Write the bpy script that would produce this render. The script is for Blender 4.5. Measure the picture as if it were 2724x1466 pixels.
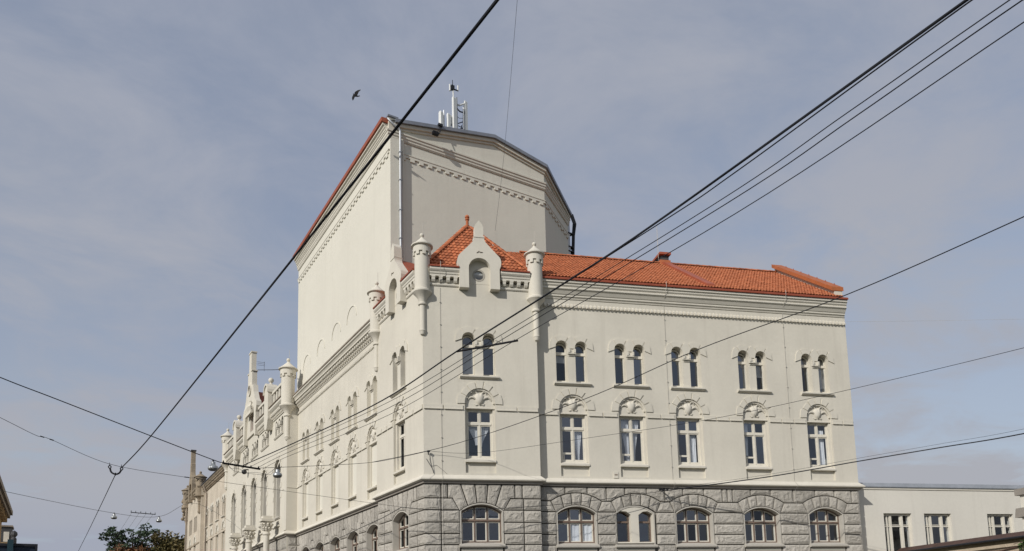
import bpy, bmesh, math, random
from mathutils import Vector, Matrix, noise
from mathutils.geometry import delaunay_2d_cdt

random.seed(7)
PI = math.pi
scene = bpy.context.scene
for o in list(bpy.data.objects):
    bpy.data.objects.remove(o)
COL = scene.collection

# ------------------------------------------------------------------ camera
YAW, PITCH, ROLL, PHI = 0.55329597, 0.12696186, -0.02391154, 0.34939089
fw = Vector((math.sin(YAW)*math.cos(PITCH), math.cos(YAW)*math.cos(PITCH), math.sin(PITCH)))
rt0 = Vector((math.cos(YAW), -math.sin(YAW), 0))
up0 = rt0.cross(fw)
rt = math.cos(ROLL)*rt0 + math.sin(ROLL)*up0
up = -math.sin(ROLL)*rt0 + math.cos(ROLL)*up0
cd = bpy.data.cameras.new('camera')
cam = bpy.data.objects.new('camera', cd)
COL.objects.link(cam)
cam.matrix_world = Matrix(((rt.x, up.x, -fw.x, -12.622), (rt.y, up.y, -fw.y, -27.216), (rt.z, up.z, -fw.z, 1.65), (0, 0, 0, 1)))
cd.sensor_fit = 'HORIZONTAL'
cd.sensor_width = 36.0
cd.lens = 25.962
cd.shift_y = 0.24346
cd.clip_start = 0.1
cd.clip_end = 3000
scene.camera = cam

# ------------------------------------------------------------------ world: hazy daylight sky with thin cirrus
SUN_DIR = Vector((1.42, 0.546, -0.86)).normalized()          # way the light travels
SUN_EL = math.asin(-SUN_DIR.z)
SUN_AZ = math.atan2(-SUN_DIR.x, -SUN_DIR.y)                  # from +Y towards +X
SKX, SKY = 0.0, 0.0
w = bpy.data.worlds.new('World')
scene.world = w
w.use_nodes = True
nt = w.node_tree
nt.nodes.clear()
def N_(t, **k):
    n = nt.nodes.new(t)
    for a, b in k.items(): setattr(n, a, b)
    return n
L_ = lambda a, b: nt.links.new(a, b)
sky = N_('ShaderNodeTexSky', sky_type='NISHITA', sun_disc=False)
sky.sun_elevation = SUN_EL
sky.sun_rotation = SUN_AZ
sky.air_density = 1.0
sky.dust_density = 1.0
sky.ozone_density = 1.0
tc = N_('ShaderNodeTexCoord')
# project directions on a high flat layer so the cirrus has perspective
sep = N_('ShaderNodeSeparateXYZ'); L_(tc.outputs['Generated'], sep.inputs[0])
zc = N_('ShaderNodeMath', operation='MAXIMUM'); L_(sep.outputs['Z'], zc.inputs[0]); zc.inputs[1].default_value = 0.0
za = N_('ShaderNodeMath', operation='ADD'); L_(zc.outputs[0], za.inputs[0]); za.inputs[1].default_value = 0.16
dx = N_('ShaderNodeMath', operation='DIVIDE'); L_(sep.outputs['X'], dx.inputs[0]); L_(za.outputs[0], dx.inputs[1])
dy = N_('ShaderNodeMath', operation='DIVIDE'); L_(sep.outputs['Y'], dy.inputs[0]); L_(za.outputs[0], dy.inputs[1])
cx = N_('ShaderNodeCombineXYZ'); L_(dx.outputs[0], cx.inputs[0]); L_(dy.outputs[0], cx.inputs[1])
mp = N_('ShaderNodeMapping'); L_(cx.outputs[0], mp.inputs[0])
mp.inputs['Location'].default_value = (SKX, SKY, 0); mp.inputs['Rotation'].default_value = (0, 0, math.radians(30)); mp.inputs['Scale'].default_value = (0.8, 1.05, 1)
n1 = N_('ShaderNodeTexNoise'); n1.inputs['Scale'].default_value = 0.85; n1.inputs['Detail'].default_value = 5; n1.inputs['Roughness'].default_value = 0.5; n1.inputs['Distortion'].default_value = 0.25
L_(mp.outputs[0], n1.inputs['Vector'])
n2 = N_('ShaderNodeTexNoise'); n2.inputs['Scale'].default_value = 3.0; n2.inputs['Detail'].default_value = 6; n2.inputs['Roughness'].default_value = 0.62; n2.inputs['Distortion'].default_value = 0.4
L_(mp.outputs[0], n2.inputs['Vector'])
mixn = N_('ShaderNodeMix', data_type='FLOAT'); mixn.inputs[0].default_value = 0.46
L_(n1.outputs[0], mixn.inputs[2]); L_(n2.outputs[0], mixn.inputs[3])
mr = N_('ShaderNodeMapRange'); L_(mixn.outputs[0], mr.inputs[0]); mr.interpolation_type = 'SMOOTHSTEP'
mr.inputs[1].default_value = 0.39; mr.inputs[2].default_value = 0.61; mr.inputs[3].default_value = 0.52; mr.inputs[4].default_value = 1.0
# the veil thickens towards the horizon, as haze does
hz = N_('ShaderNodeMapRange'); L_(zc.outputs[0], hz.inputs[0]); hz.inputs[1].default_value = 0.0; hz.inputs[2].default_value = 0.5; hz.inputs[3].default_value = 0.32; hz.inputs[4].default_value = 0.0
fa = N_('ShaderNodeMath', operation='ADD', use_clamp=True); L_(mr.outputs[0], fa.inputs[0]); L_(hz.outputs[0], fa.inputs[1])
# broad patches: grey-lavender cloud and clearer blue haze
n3 = N_('ShaderNodeTexNoise'); n3.inputs['Scale'].default_value = 0.42; n3.inputs['Detail'].default_value = 3; L_(mp.outputs[0], n3.inputs['Vector'])
mb3 = N_('ShaderNodeMapRange'); L_(n3.outputs[0], mb3.inputs[0]); mb3.inputs[1].default_value = 0.40; mb3.inputs[2].default_value = 0.60
vc = N_('ShaderNodeMix', data_type='RGBA'); L_(mb3.outputs[0], vc.inputs[0])
vc.inputs[6].default_value = (2.68, 2.88, 3.46, 1)
vc.inputs[7].default_value = (3.10, 3.18, 3.46, 1)
cm = N_('ShaderNodeMix', data_type='RGBA')
L_(fa.outputs[0], cm.inputs[0]); L_(sky.outputs[0], cm.inputs[6]); L_(vc.outputs[2], cm.inputs[7])
bg = N_('ShaderNodeBackground'); bg.inputs['Strength'].default_value = 0.135
L_(cm.outputs[2], bg.inputs['Color'])
wo = N_('ShaderNodeOutputWorld'); L_(bg.outputs[0], wo.inputs['Surface'])

# ------------------------------------------------------------------ sun
sd = bpy.data.lights.new('sun', 'SUN')
sd.energy = 3.35
sd.angle = math.radians(0.55)
sd.color = (1.0, 0.955, 0.885)
sun = bpy.data.objects.new('sun', sd)
COL.objects.link(sun)
sun.rotation_euler = SUN_DIR.to_track_quat('-Z', 'Y').to_euler()
sun.location = (-60, -30, 50)

scene.view_settings.view_transform = 'Standard'
scene.view_settings.look = 'None'
scene.view_settings.exposure = 0.0
scene.view_settings.gamma = 1.0
scene.view_settings.use_curve_mapping = False
scene.render.engine = 'CYCLES'

# ------------------------------------------------------------------ materials
MATS = {}
def mat(name, col, rough=0.85, var=0.06, vscale=0.6, bump=0.0, bscale=30.0, metal=0.0, spec=0.3, stain=None, col2=None, perobj=0.0, fine=0.03):
    m = bpy.data.materials.new(name); m.use_nodes = True
    t = m.node_tree; t.nodes.clear()
    def N(k, **kw):
        n = t.nodes.new(k)
        for a, b in kw.items(): setattr(n, a, b)
        return n
    out = N('ShaderNodeOutputMaterial'); b = N('ShaderNodeBsdfPrincipled')
    t.links.new(b.outputs[0], out.inputs[0])
    b.inputs['Roughness'].default_value = rough; b.inputs['Metallic'].default_value = metal
    b.inputs['Specular IOR Level'].default_value = 0.0 if rough >= 0.85 else spec
    if rough >= 0.85: b.inputs['Diffuse Roughness'].default_value = 0.0
    geo = N('ShaderNodeNewGeometry')
    n = N('ShaderNodeTexNoise'); n.inputs['Scale'].default_value = vscale; n.inputs['Detail'].default_value = 6; n.inputs['Roughness'].default_value = 0.6
    t.links.new(geo.outputs['Position'], n.inputs['Vector'])
    c2 = col2 or tuple(c*(1-2.2*var) for c in col)
    mx = N('ShaderNodeMix', data_type='RGBA')
    ra = N('ShaderNodeMapRange'); ra.inputs[1].default_value = 0.32; ra.inputs[2].default_value = 0.68
    t.links.new(n.outputs[0], ra.inputs[0]); t.links.new(ra.outputs[0], mx.inputs[0])
    mx.inputs[6].default_value = (*[min(1, c*(1+var*0.5)) for c in col], 1); mx.inputs[7].default_value = (*c2, 1)
    cur = mx.outputs[2]
    if fine:
        nf = N('ShaderNodeTexNoise'); nf.inputs['Scale'].default_value = 9.0; nf.inputs['Detail'].default_value = 4
        t.links.new(geo.outputs['Position'], nf.inputs['Vector'])
        rf = N('ShaderNodeMapRange'); rf.inputs[1].default_value = .3; rf.inputs[2].default_value = .7; rf.inputs[3].default_value = 1-fine; rf.inputs[4].default_value = 1+fine
        t.links.new(nf.outputs[0], rf.inputs[0])
        mf = N('ShaderNodeMix', data_type='RGBA', blend_type='MULTIPLY'); mf.inputs[0].default_value = 1
        t.links.new(cur, mf.inputs[6]); t.links.new(rf.outputs[0], mf.inputs[7]); cur = mf.outputs[2]
    if stain:
        # rain streaks: noise stretched along z
        mpn = N('ShaderNodeMapping'); mpn.inputs['Scale'].default_value = (2.4, 2.4, 0.16)
        t.links.new(geo.outputs['Position'], mpn.inputs[0])
        ns = N('ShaderNodeTexNoise'); ns.inputs['Scale'].default_value = 1.0; ns.inputs['Detail'].default_value = 7; ns.inputs['Roughness'].default_value = 0.65
        t.links.new(mpn.outputs[0], ns.inputs['Vector'])
        rs = N('ShaderNodeMapRange'); rs.inputs[1].default_value = 0.52; rs.inputs[2].default_value = 0.78; rs.inputs[3].default_value = 0; rs.inputs[4].default_value = stain[1]
        t.links.new(ns.outputs[0], rs.inputs[0])
        ms = N('ShaderNodeMix', data_type='RGBA')
        t.links.new(rs.outputs[0], ms.inputs[0]); t.links.new(cur, ms.inputs[6]); ms.inputs[7].default_value = (*stain[0], 1)
        cur = ms.outputs[2]
    if perobj:
        oi = N('ShaderNodeObjectInfo')
        rp = N('ShaderNodeMapRange'); rp.inputs[3].default_value = 1-perobj; rp.inputs[4].default_value = 1+perobj
        t.links.new(oi.outputs['Random'], rp.inputs[0])
        mm = N('ShaderNodeMix', data_type='RGBA', blend_type='MULTIPLY'); mm.inputs[0].default_value = 1
        t.links.new(cur, mm.inputs[6]); t.links.new(rp.outputs[0], mm.inputs[7]); cur = mm.outputs[2]
    t.links.new(cur, b.inputs['Base Color'])
    if bump:
        nb = N('ShaderNodeTexNoise'); nb.inputs['Scale'].default_value = bscale; nb.inputs['Detail'].default_value = 5; nb.inputs['Roughness'].default_value = 0.65
        t.links.new(geo.outputs['Position'], nb.inputs['Vector'])
        bp = N('ShaderNodeBump'); bp.inputs['Strength'].default_value = 1.0; bp.inputs['Distance'].default_value = bump
        t.links.new(nb.outputs[0], bp.inputs['Height']); t.links.new(bp.outputs[0], b.inputs['Normal'])
    MATS[name] = m
    return m

mat('plaster', (0.645, 0.612, 0.532), 0.9, 0.042, 0.35, stain=((0.46, 0.43, 0.37), 0.40), fine=.02, bump=.014, bscale=1.3)
mat('annex_plaster', (0.67, 0.645, 0.58), 0.9, 0.03, 0.4, stain=((0.5, 0.47, 0.41), 0.35), fine=.02)
mat('tower_plaster', (0.68, 0.655, 0.578), 0.9, 0.02, 0.3, stain=((0.54, 0.515, 0.45), 0.32), fine=.015, bump=.018, bscale=.9)
mat('trim', (0.65, 0.617, 0.54), 0.85, 0.03, 1.2, stain=((0.46, 0.43, 0.37), 0.25), fine=.02)
mat('old_plaster', (0.60, 0.535, 0.44), 0.9, 0.09, 0.5, 0.012, 12, stain=((0.30, 0.24, 0.175), 0.6))
mat('old_stone', (0.36, 0.30, 0.225), 0.9, 0.16, 1.6, 0.02, 10, stain=((0.13, 0.11, 0.085), 0.8))
mat('stone', (0.45, 0.425, 0.38), 0.9, 0.08, 1.1, 0.06, 7.5, stain=((0.30, 0.28, 0.245), 0.5), perobj=0.13)
mat('stone_wall', (0.40, 0.38, 0.335), 0.9, 0.05, 1.0, 0.004, 22)
mat('stone_trim', (0.50, 0.475, 0.425), 0.9, 0.04, 1.5)
mat('joint', (0.20, 0.19, 0.17), 0.95, 0.06, 2.0)
mat('frame', (0.70, 0.665, 0.58), 0.5, 0.05, 3, fine=.02)
mat('brown_frame', (0.20, 0.145, 0.115), 0.5, 0.12, 4)
mat('tile', (0.45, 0.150, 0.066), 0.8, 0.10, 1.5, 0.004, 40, col2=(0.34, 0.106, 0.048), perobj=0.26)
mat('tile_field', (0.485, 0.168, 0.075), 0.8, 0.10, 2.6, 0.004, 40, col2=(0.35, 0.114, 0.052), fine=.25)
mat('copper', (0.30, 0.075, 0.04), 0.5, 0.08, 2.0)
mat('coping', (0.43, 0.135, 0.05), 0.55, 0.1, 2.0)
mat('red_metal', (0.36, 0.10, 0.055), 0.5, 0.08, 2.0)
mat('grey_metal', (0.26, 0.28, 0.32), 0.45, 0.08, 2.0, metal=0.35)
mat('pale_metal', (0.40, 0.43, 0.48), 0.5, 0.08, 2.0, metal=0.2)
mat('zinc', (0.50, 0.52, 0.55), 0.5, 0.05, 3.0, metal=0.4)
mat('dark_metal', (0.02, 0.022, 0.028), 0.5, 0.1, 5.0)
mat('cable', (0.012, 0.013, 0.018), 0.55, 0.1, 5.0)
mat('wire_grey', (0.10, 0.10, 0.105), 0.5, 0.1, 5.0)
mat('rod', (0.50, 0.48, 0.43), 0.6, 0.05, 5.0)
mat('antenna', (0.74, 0.75, 0.74), 0.45, 0.04, 2.0)
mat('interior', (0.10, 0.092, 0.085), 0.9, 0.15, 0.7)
mat('curtain', (0.82, 0.82, 0.83), 0.9, 0.05, 4)
mat('blind', (0.36, 0.36, 0.36), 0.9, 0.05, 2)
mat('asphalt', (0.055, 0.055, 0.055), 0.9, 0.2, 0.8, 0.01, 30)
mat('pavement', (0.26, 0.25, 0.235), 0.9, 0.1, 1.5, 0.01, 20)
mat('grass', (0.06, 0.085, 0.03), 0.95, 0.2, 0.3)
mat('brown_tile', (0.105, 0.062, 0.05), 0.7, 0.15, 3.0, perobj=0.2)
mat('olive', (0.22, 0.185, 0.115), 0.8, 0.1, 3.0)
mat('cream_stone', (0.56, 0.47, 0.36), 0.9, 0.1, 2.0, 0.02, 14, stain=((0.36, 0.29, 0.2), 0.5))
mat('house', (0.46, 0.33, 0.19), 0.9, 0.12, 0.8, 0.01, 14, stain=((0.25, 0.18, 0.11), 0.5))
mat('house_trim', (0.32, 0.27, 0.22), 0.8, 0.12, 1.0)
mat('slate', (0.075, 0.075, 0.08), 0.7, 0.12, 2.0)
mat('navy', (0.016, 0.026, 0.046), 0.55, 0.1, 1.0)
mat('teal', (0.02, 0.05, 0.065), 0.5, 0.1, 1.0)
mat('lamp_metal', (0.40, 0.42, 0.43), 0.42, 0.05, 3.0, metal=0.6)
mat('lamp_glass', (0.16, 0.16, 0.15), 0.25, 0.1, 3.0)
mat('bark', (0.045, 0.035, 0.028), 0.95, 0.2, 2.0, 0.02, 8)
mat('leaf_dark', (0.055, 0.085, 0.042), 0.6, 0.2, 0.9, col2=(0.026, 0.046, 0.028))
mat('leaf_brown', (0.17, 0.125, 0.045), 0.6, 0.2, 0.7, col2=(0.075, 0.075, 0.03))
mat('leaf_orange', (0.17, 0.085, 0.035), 0.6, 0.2, 0.9, col2=(0.13, 0.06, 0.028))
mat('leaf_green', (0.085, 0.14, 0.04), 0.6, 0.2, 4.0, col2=(0.03, 0.06, 0.02))
mat('black', (0.008, 0.008, 0.011), 0.7, 0.1, 9)
mat('granite_top', (0.30, 0.275, 0.245), 0.8, 0.06, 2.0, 0.004, 22)
mat('dome', (0.03, 0.03, 0.03), 0.3, 0.05, 3)

def glassmat(name, refl, tint):
    m = bpy.data.materials.new(name); m.use_nodes = True
    t = m.node_tree; t.nodes.clear()
    out = t.nodes.new('ShaderNodeOutputMaterial')
    mix = t.nodes.new('ShaderNodeMixShader')
    tr = t.nodes.new('ShaderNodeBsdfTransparent'); tr.inputs[0].default_value = (*tint, 1)
    gl = t.nodes.new('ShaderNodeBsdfGlossy'); gl.inputs['Roughness'].default_value = 0.02; gl.inputs['Color'].default_value = (0.86, 0.92, 1.0, 1)
    lw = t.nodes.new('ShaderNodeLayerWeight'); lw.inputs[0].default_value = 0.28
    mr_ = t.nodes.new('ShaderNodeMapRange'); mr_.inputs[3].default_value = refl; mr_.inputs[4].default_value = 0.0
    oi = t.nodes.new('ShaderNodeObjectInfo'); rr = t.nodes.new('ShaderNodeMapRange'); rr.inputs[3].default_value = 0.45; rr.inputs[4].default_value = 1.7
    mu = t.nodes.new('ShaderNodeMath'); mu.operation = 'MULTIPLY'
    t.links.new(oi.outputs['Random'], rr.inputs[0]); t.links.new(rr.outputs[0], mu.inputs[0]); t.links.new(mr_.outputs[0], mu.inputs[1])
    t.links.new(lw.outputs['Fresnel'], mr_.inputs[0]); t.links.new(mu.outputs[0], mix.inputs[0])
    geo = t.nodes.new('ShaderNodeNewGeometry')
    nz = t.nodes.new('ShaderNodeTexNoise'); nz.inputs['Scale'].default_value = 1.7; nz.inputs['Detail'].default_value = 2
    t.links.new(geo.outputs['Position'], nz.inputs['Vector'])
    bp = t.nodes.new('ShaderNodeBump'); bp.inputs['Distance'].default_value = 0.012; bp.inputs['Strength'].default_value = 0.6
    t.links.new(nz.outputs[0], bp.inputs['Height']); t.links.new(bp.outputs[0], gl.inputs['Normal'])
    t.links.new(tr.outputs[0], mix.inputs[1]); t.links.new(gl.outputs[0], mix.inputs[2])
    t.links.new(mix.outputs[0], out.inputs[0])
    MATS[name] = m
glassmat('glass', 0.13, (0.86, 0.89, 0.92))

# ------------------------------------------------------------------ mesh helpers
class MB:
    def __init__(s): s.v = []; s.f = []
    def add(s, vs, fs):
        b = len(s.v); s.v.extend([tuple(p) for p in vs]); s.f.extend([tuple(b+i for i in f) for f in fs]); return s
    def box(s, x0, x1, y0, y1, z0, z1):
        return s.add([(x0,y0,z0),(x1,y0,z0),(x1,y1,z0),(x0,y1,z0),(x0,y0,z1),(x1,y0,z1),(x1,y1,z1),(x0,y1,z1)],
                     [(0,1,2,3),(4,7,6,5),(0,4,5,1),(1,5,6,2),(2,6,7,3),(3,7,4,0)])
    def prism(s, poly, y0, y1, holes=()):
        """polygon in (x,z) pushed from y0 to y1, with holes that get reveals"""
        loops = [list(poly)] + [list(h) for h in holes]
        if not holes and len(poly) > 2 and convex(poly):
            n = len(poly)
            s.add([(x,y0,z) for x,z in poly]+[(x,y1,z) for x,z in poly],
                  [tuple(range(n)), tuple(range(2*n-1, n-1, -1))]+[(i,n+i,n+(i+1)%n,(i+1)%n) for i in range(n)])
            return s
        vs, tr = fill(loops)
        s.add([(x,y0,z) for x,z in vs], tr); s.add([(x,y1,z) for x,z in vs], [t[::-1] for t in tr])
        for lp in loops:
            n = len(lp)
            s.add([(x,y0,z) for x,z in lp]+[(x,y1,z) for x,z in lp], [(i,n+i,n+(i+1)%n,(i+1)%n) for i in range(n)])
        return s
    def extr(s, prof, x0, x1):
        """closed profile in (y,z) pushed along x"""
        n = len(prof); vs, tr = fill([prof])
        s.add([(x0,y,z) for y,z in vs], tr); s.add([(x1,y,z) for y,z in vs], [t[::-1] for t in tr])
        return s.add([(x0,y,z) for y,z in prof]+[(x1,y,z) for y,z in prof], [(i,n+i,n+(i+1)%n,(i+1)%n) for i in range(n)])
    def lathe(s, prof, cx=0, cy=0, seg=20):
        rings = []
        b = len(s.v)
        for r, z in prof:
            for k in range(seg):
                a = 2*PI*k/seg; s.v.append((cx+r*math.cos(a), cy+r*math.sin(a), z))
        for i in range(len(prof)-1):
            for k in range(seg):
                k2 = (k+1) % seg
                s.f.append((b+i*seg+k, b+i*seg+k2, b+(i+1)*seg+k2, b+(i+1)*seg+k))
        s.f.append(tuple(b+k for k in range(seg))[::-1]); s.f.append(tuple(b+(len(prof)-1)*seg+k for k in range(seg)))
        return s
    def tube(s, pts, r, seg=6):
        pts = [Vector(p) for p in pts]; b = len(s.v); n = len(pts)
        a = None
        for i, p in enumerate(pts):
            d = (pts[min(i+1,n-1)]-pts[max(i-1,0)]).normalized()
            if a is None:
                a = d.cross(Vector((0,0,1)))
                if a.length < 1e-3: a = d.cross(Vector((1,0,0)))
            else:
                a = a-d*a.dot(d)
                if a.length < 1e-4: a = d.orthogonal()
            a.normalize(); c = d.cross(a)
            rr = r[i] if isinstance(r, (list,tuple)) else r
            for k in range(seg):
                t = 2*PI*k/seg; s.v.append(tuple(p+rr*(a*math.cos(t)+c*math.sin(t))))
        for i in range(n-1):
            for k in range(seg):
                k2 = (k+1)%seg; s.f.append((b+i*seg+k,b+i*seg+k2,b+(i+1)*seg+k2,b+(i+1)*seg+k))
        s.f.append(tuple(b+k for k in range(seg))[::-1]); s.f.append(tuple(b+(n-1)*seg+k for k in range(seg)))
        return s
    def sweep(s, path, prof):
        """closed profile (out,z) swept along a plan polyline; out is to the right of travel"""
        n = len(path); m = len(prof); b = len(s.v)
        for i, (x, y) in enumerate(path):
            def nr(a, c):
                dx_, dy_ = c[0]-a[0], c[1]-a[1]; l = math.hypot(dx_, dy_); return (dy_/l, -dx_/l)
            ns = []
            if i > 0: ns.append(nr(path[i-1], path[i]))
            if i < n-1: ns.append(nr(path[i], path[i+1]))
            if len(ns) == 2:
                k = 1+ns[0][0]*ns[1][0]+ns[0][1]*ns[1][1]
                mx_, my_ = (ns[0][0]+ns[1][0])/k, (ns[0][1]+ns[1][1])/k
            else: mx_, my_ = ns[0]
            for o, z in prof: s.v.append((x+mx_*o, y+my_*o, z))
        for i in range(n-1):
            for j in range(m):
                j2 = (j+1)%m; s.f.append((b+i*m+j, b+i*m+j2, b+(i+1)*m+j2, b+(i+1)*m+j))
        s.f.append(tuple(b+j for j in range(m))); s.f.append(tuple(b+(n-1)*m+j for j in range(m))[::-1])
        return s
    def sphere(s, c, r, seg=12, rg=8, sz=1.0):
        return s.lathe_at(c, [(max(1e-4, r*math.sin(PI*i/rg)), -r*sz*math.cos(PI*i/rg)) for i in range(rg+1)], seg)
    def lathe_at(s, c, prof, seg=12):
        return s.lathe([(r, z+c[2]) for r, z in prof], c[0], c[1], seg)
    def xform(s, M):
        s.v = [tuple(M @ Vector(p)) for p in s.v]; return s

def convex(p):
    n = len(p); sg = 0
    for i in range(n):
        a, b, c = p[i], p[(i+1)%n], p[(i+2)%n]
        k = (b[0]-a[0])*(c[1]-b[1])-(b[1]-a[1])*(c[0]-b[0])
        if abs(k) < 1e-9: continue
        if sg == 0: sg = 1 if k > 0 else -1
        elif (k > 0) != (sg > 0): return False
    return True
def fill(loops, extra=()):
    co = []; ed = []
    for lp in loops:
        b = len(co); n = len(lp); co += [Vector(p) for p in lp]; ed += [(b+i, b+(i+1)%n) for i in range(n)]
    co += [Vector(p) for p in extra]
    r = delaunay_2d_cdt(co, ed, [], 1, 1e-5)
    vs = [(p.x, p.y) for p in r[0]]; fs = []
    for f in r[2]:
        q = (sum(vs[i][0] for i in f)/len(f), sum(vs[i][1] for i in f)/len(f))
        if inside(q, loops[0]) and not any(inside(q, h) for h in loops[1:]): fs.append(tuple(f))
    return vs, fs
def inside(p, poly):
    r = False; n = len(poly)
    for i in range(n):
        a, b = poly[i], poly[(i+1)%n]
        if (a[1] > p[1]) != (b[1] > p[1]) and p[0] < (b[0]-a[0])*(p[1]-a[1])/(b[1]-a[1])+a[0]: r = not r
    return r

def mk(name, mb, m, smooth=None):
    me = bpy.data.meshes.new(name)
    me.from_pydata(mb.v, [], mb.f)
    bm = bmesh.new(); bm.from_mesh(me); bmesh.ops.recalc_face_normals(bm, faces=bm.faces); bm.to_mesh(me); bm.free()
    if smooth:
        for p in me.polygons: p.use_smooth = True
        me.set_sharp_from_angle(angle=math.radians(smooth))
    me.materials.append(MATS[m])
    return me
KIDS = {}
def obj(name, mb, m, parent=None, M=None, smooth=None):
    me = mb if isinstance(mb, bpy.types.Mesh) else mk(name, mb, m, smooth)
    o = bpy.data.objects.new(name, me); COL.objects.link(o)
    if parent is not None:
        o.parent = parent; KIDS.setdefault(parent.name, []).append(o)
    if M is not None: o.matrix_local = M
    return o
def clone(o, M, parent='same'):
    c = o.copy(); COL.objects.link(c)
    c.parent = o.parent if parent == 'same' else parent
    c.matrix_local = M
    for k in KIDS.get(o.name, []):
        d = k.copy(); COL.objects.link(d); d.parent = c; d.matrix_local = k.matrix_local.copy()
    return c
def tag(o, label, cat, group=None):
    o['label'] = label; o['category'] = cat
    if group: o['group'] = group
    return o
def thing(name, label, cat, loc=(0,0,0), group=None):
    o = bpy.data.objects.new(name, None); COL.objects.link(o); o.location = loc; o.empty_display_size = 0.2
    return tag(o, label, cat, group)
def struct(name, mb, m):
    o = obj(name, mb, m); o['kind'] = 'structure'; return o

E = Vector((math.cos(PHI), -math.sin(PHI), 0)); NI = Vector((math.sin(PHI), math.cos(PHI), 0))   # along the right facade, and into it
FR = Matrix(((E.x, NI.x, 0, 0), (E.y, NI.y, 0, 0), (0, 0, 1, 0), (0, 0, 0, 1)))
FL = Matrix(((0, 1, 0, 0), (-1, 0, 0, 0), (0, 0, 1, 0), (0, 0, 0, 1)))                            # left facade: local x = -Y
T3 = lambda x, y, z=0: Matrix.Translation((x, y, z))
def rp(u, wv, z=0): p = E*u+NI*wv; return (p.x, p.y, z)
def rp2(u, wv): p = E*u+NI*wv; return (p.x, p.y)
def arc(cx, cz, r, a0, a1, n):
    return [(cx+r*math.cos(math.radians(a0+(a1-a0)*i/n)), cz+r*math.sin(math.radians(a0+(a1-a0)*i/n))) for i in range(n+1)]

# ------------------------------------------------------------------ ground
struct('ground', MB().box(-900, 900, -900, 900, -0.6, -0.02), 'grass')
struct('road', MB().box(-12.8, -3.2, -120, 160, -0.5, 0.0), 'asphalt')
g2 = MB(); g2.prism([(-60, -26), (60, -26), (60, -5), (-60, -5)], -0.4, 0.004); g2.v = [(FR @ Vector((x, z, y)))[:] for x, y, z in g2.v]
struct('side_road', g2, 'asphalt')
pv = MB(); pv.sweep([(0.5, 90), (0.5, 0.3), rp2(0.2, 0.4), rp2(45, 0.4)], [(3.6, -0.3), (3.6, 0.13), (-0.3, 0.13), (-0.3, -0.3)])
struct('pavement', pv, 'pavement')
pv = MB().box(-15.2, -12.8, -30, 160, -0.3, 0.125)
struct('far_pavement', pv, 'pavement')

# ------------------------------------------------------------------ the theatre
TH = thing('theatre_building', 'off-white plastered corner theatre with turrets, orange tile roof, tall stage tower and grey stone base', 'building')
P = lambda name, mb, m, M=None, smooth=None: obj(name, mb, m, TH, M, smooth)
BW = 4.93; BL = 5.2; PR = 0.35; PL = 0.40; REND = 20.4; LEND = 20.3
GX = -0.25; GEND = 40.7; FARB = 56.3; FARE = 65.6
RC = [6.58, 9.30, 12.02, 15.32, 18.58]; LC = [6.92, 9.80, 12.68, 15.57, 18.45]
BRC = 2.38; BLC = 2.55
ZP = 7.42      # underside of the light band over the stone base

# window outlines ----------------------------------------------------
def h_mid(c): return [(c-.645, 7.72), (c+.645, 7.72)] + arc(c, 10.72, .645, 0, 180, 14)
def h_twin(c): return [[(c+s*.445-.27, 11.9), (c+s*.445+.27, 11.9)] + arc(c+s*.445, 13.54, .27, 0, 180, 10) for s in (-1, 1)]
GR = 1.383; GZ = 5.027
def h_gr(c, ex=0.0):
    a = .86+ex; al = math.degrees(math.asin(a/(GR+ex)))
    return [(c-a, 4.66-ex*0), (c+a, 4.66-ex*0)] + arc(c, GZ, GR+ex, 90-al, 90+al, 10)

# walls ---------------------------------------------------------------
def wall(name, M, u0, u1, z0, z1, w0, w1, holes, m):
    mb = MB(); mb.prism([(u0, z0), (u1, z0), (u1, z1), (u0, z1)], w0, w1, holes); return P(name, mb, m, M)
wall('bay_wall', FR, 0.002, BW, ZP, 16.1, 0, .5, [h_mid(BRC)]+h_twin(BRC), 'plaster')
wall('bay_wall', FL, -BL, -0.002, ZP, 16.1, 0, .5, [h_mid(-BLC)]+h_twin(-BLC), 'plaster')
hs = [];
for c in RC: hs += [h_mid(c)]+h_twin(c)
wall('upper_wall', FR, BW-.02, REND, ZP, 16.5, PR, PR+.45, hs, 'plaster')
hs = []
for c in LC: hs += [h_mid(-c)]+h_twin(-c)
wall('upper_wall', FL, -LEND-.1, -BL+.02, ZP, 16.5, PL, PL+.45, hs, 'plaster')
wall('side_wall', FR, BW-.45, BW-.003, 0, 16.5, .5, PR+.4, [], 'plaster')
# base (grey stone) walls, openings widened by their smooth surround
wall('base_wall', FR, 0.13, BW-.13, 0, ZP-.12, .14, .55, [h_gr(BRC, .002)], 'joint')
wall('base_wall', FL, -BL+.13, -.13, 0, ZP-.12, .14, .55, [h_gr(-BLC, .002)], 'joint')
wall('base_wall', FR, BW-.03, REND-.05, 0, ZP-.12, PR+.14, PR+.5, [h_gr(c, .002) for c in RC], 'joint')
wall('base_wall', FL, -LEND, -BL+.03, 0, ZP-.12, PL+.14, PL+.5, [h_gr(-c, .002) for c in LC], 'joint')
# end wall and hidden rear
mb = MB(); mb.prism([(PR+.45, 0), (11, 0), (11, 16.5), (5.2, 20.1), (PR+.45, 16.6)], REND-.45, REND)
mb.v = [(y, x, z) for x, y, z in mb.v]; P('end_wall', mb, 'plaster', FR)
mb = MB(); mb.box(1.0, REND-.45, 10.55, 11, 0, 16.5); P('rear_wall', mb, 'plaster', FR)

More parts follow.
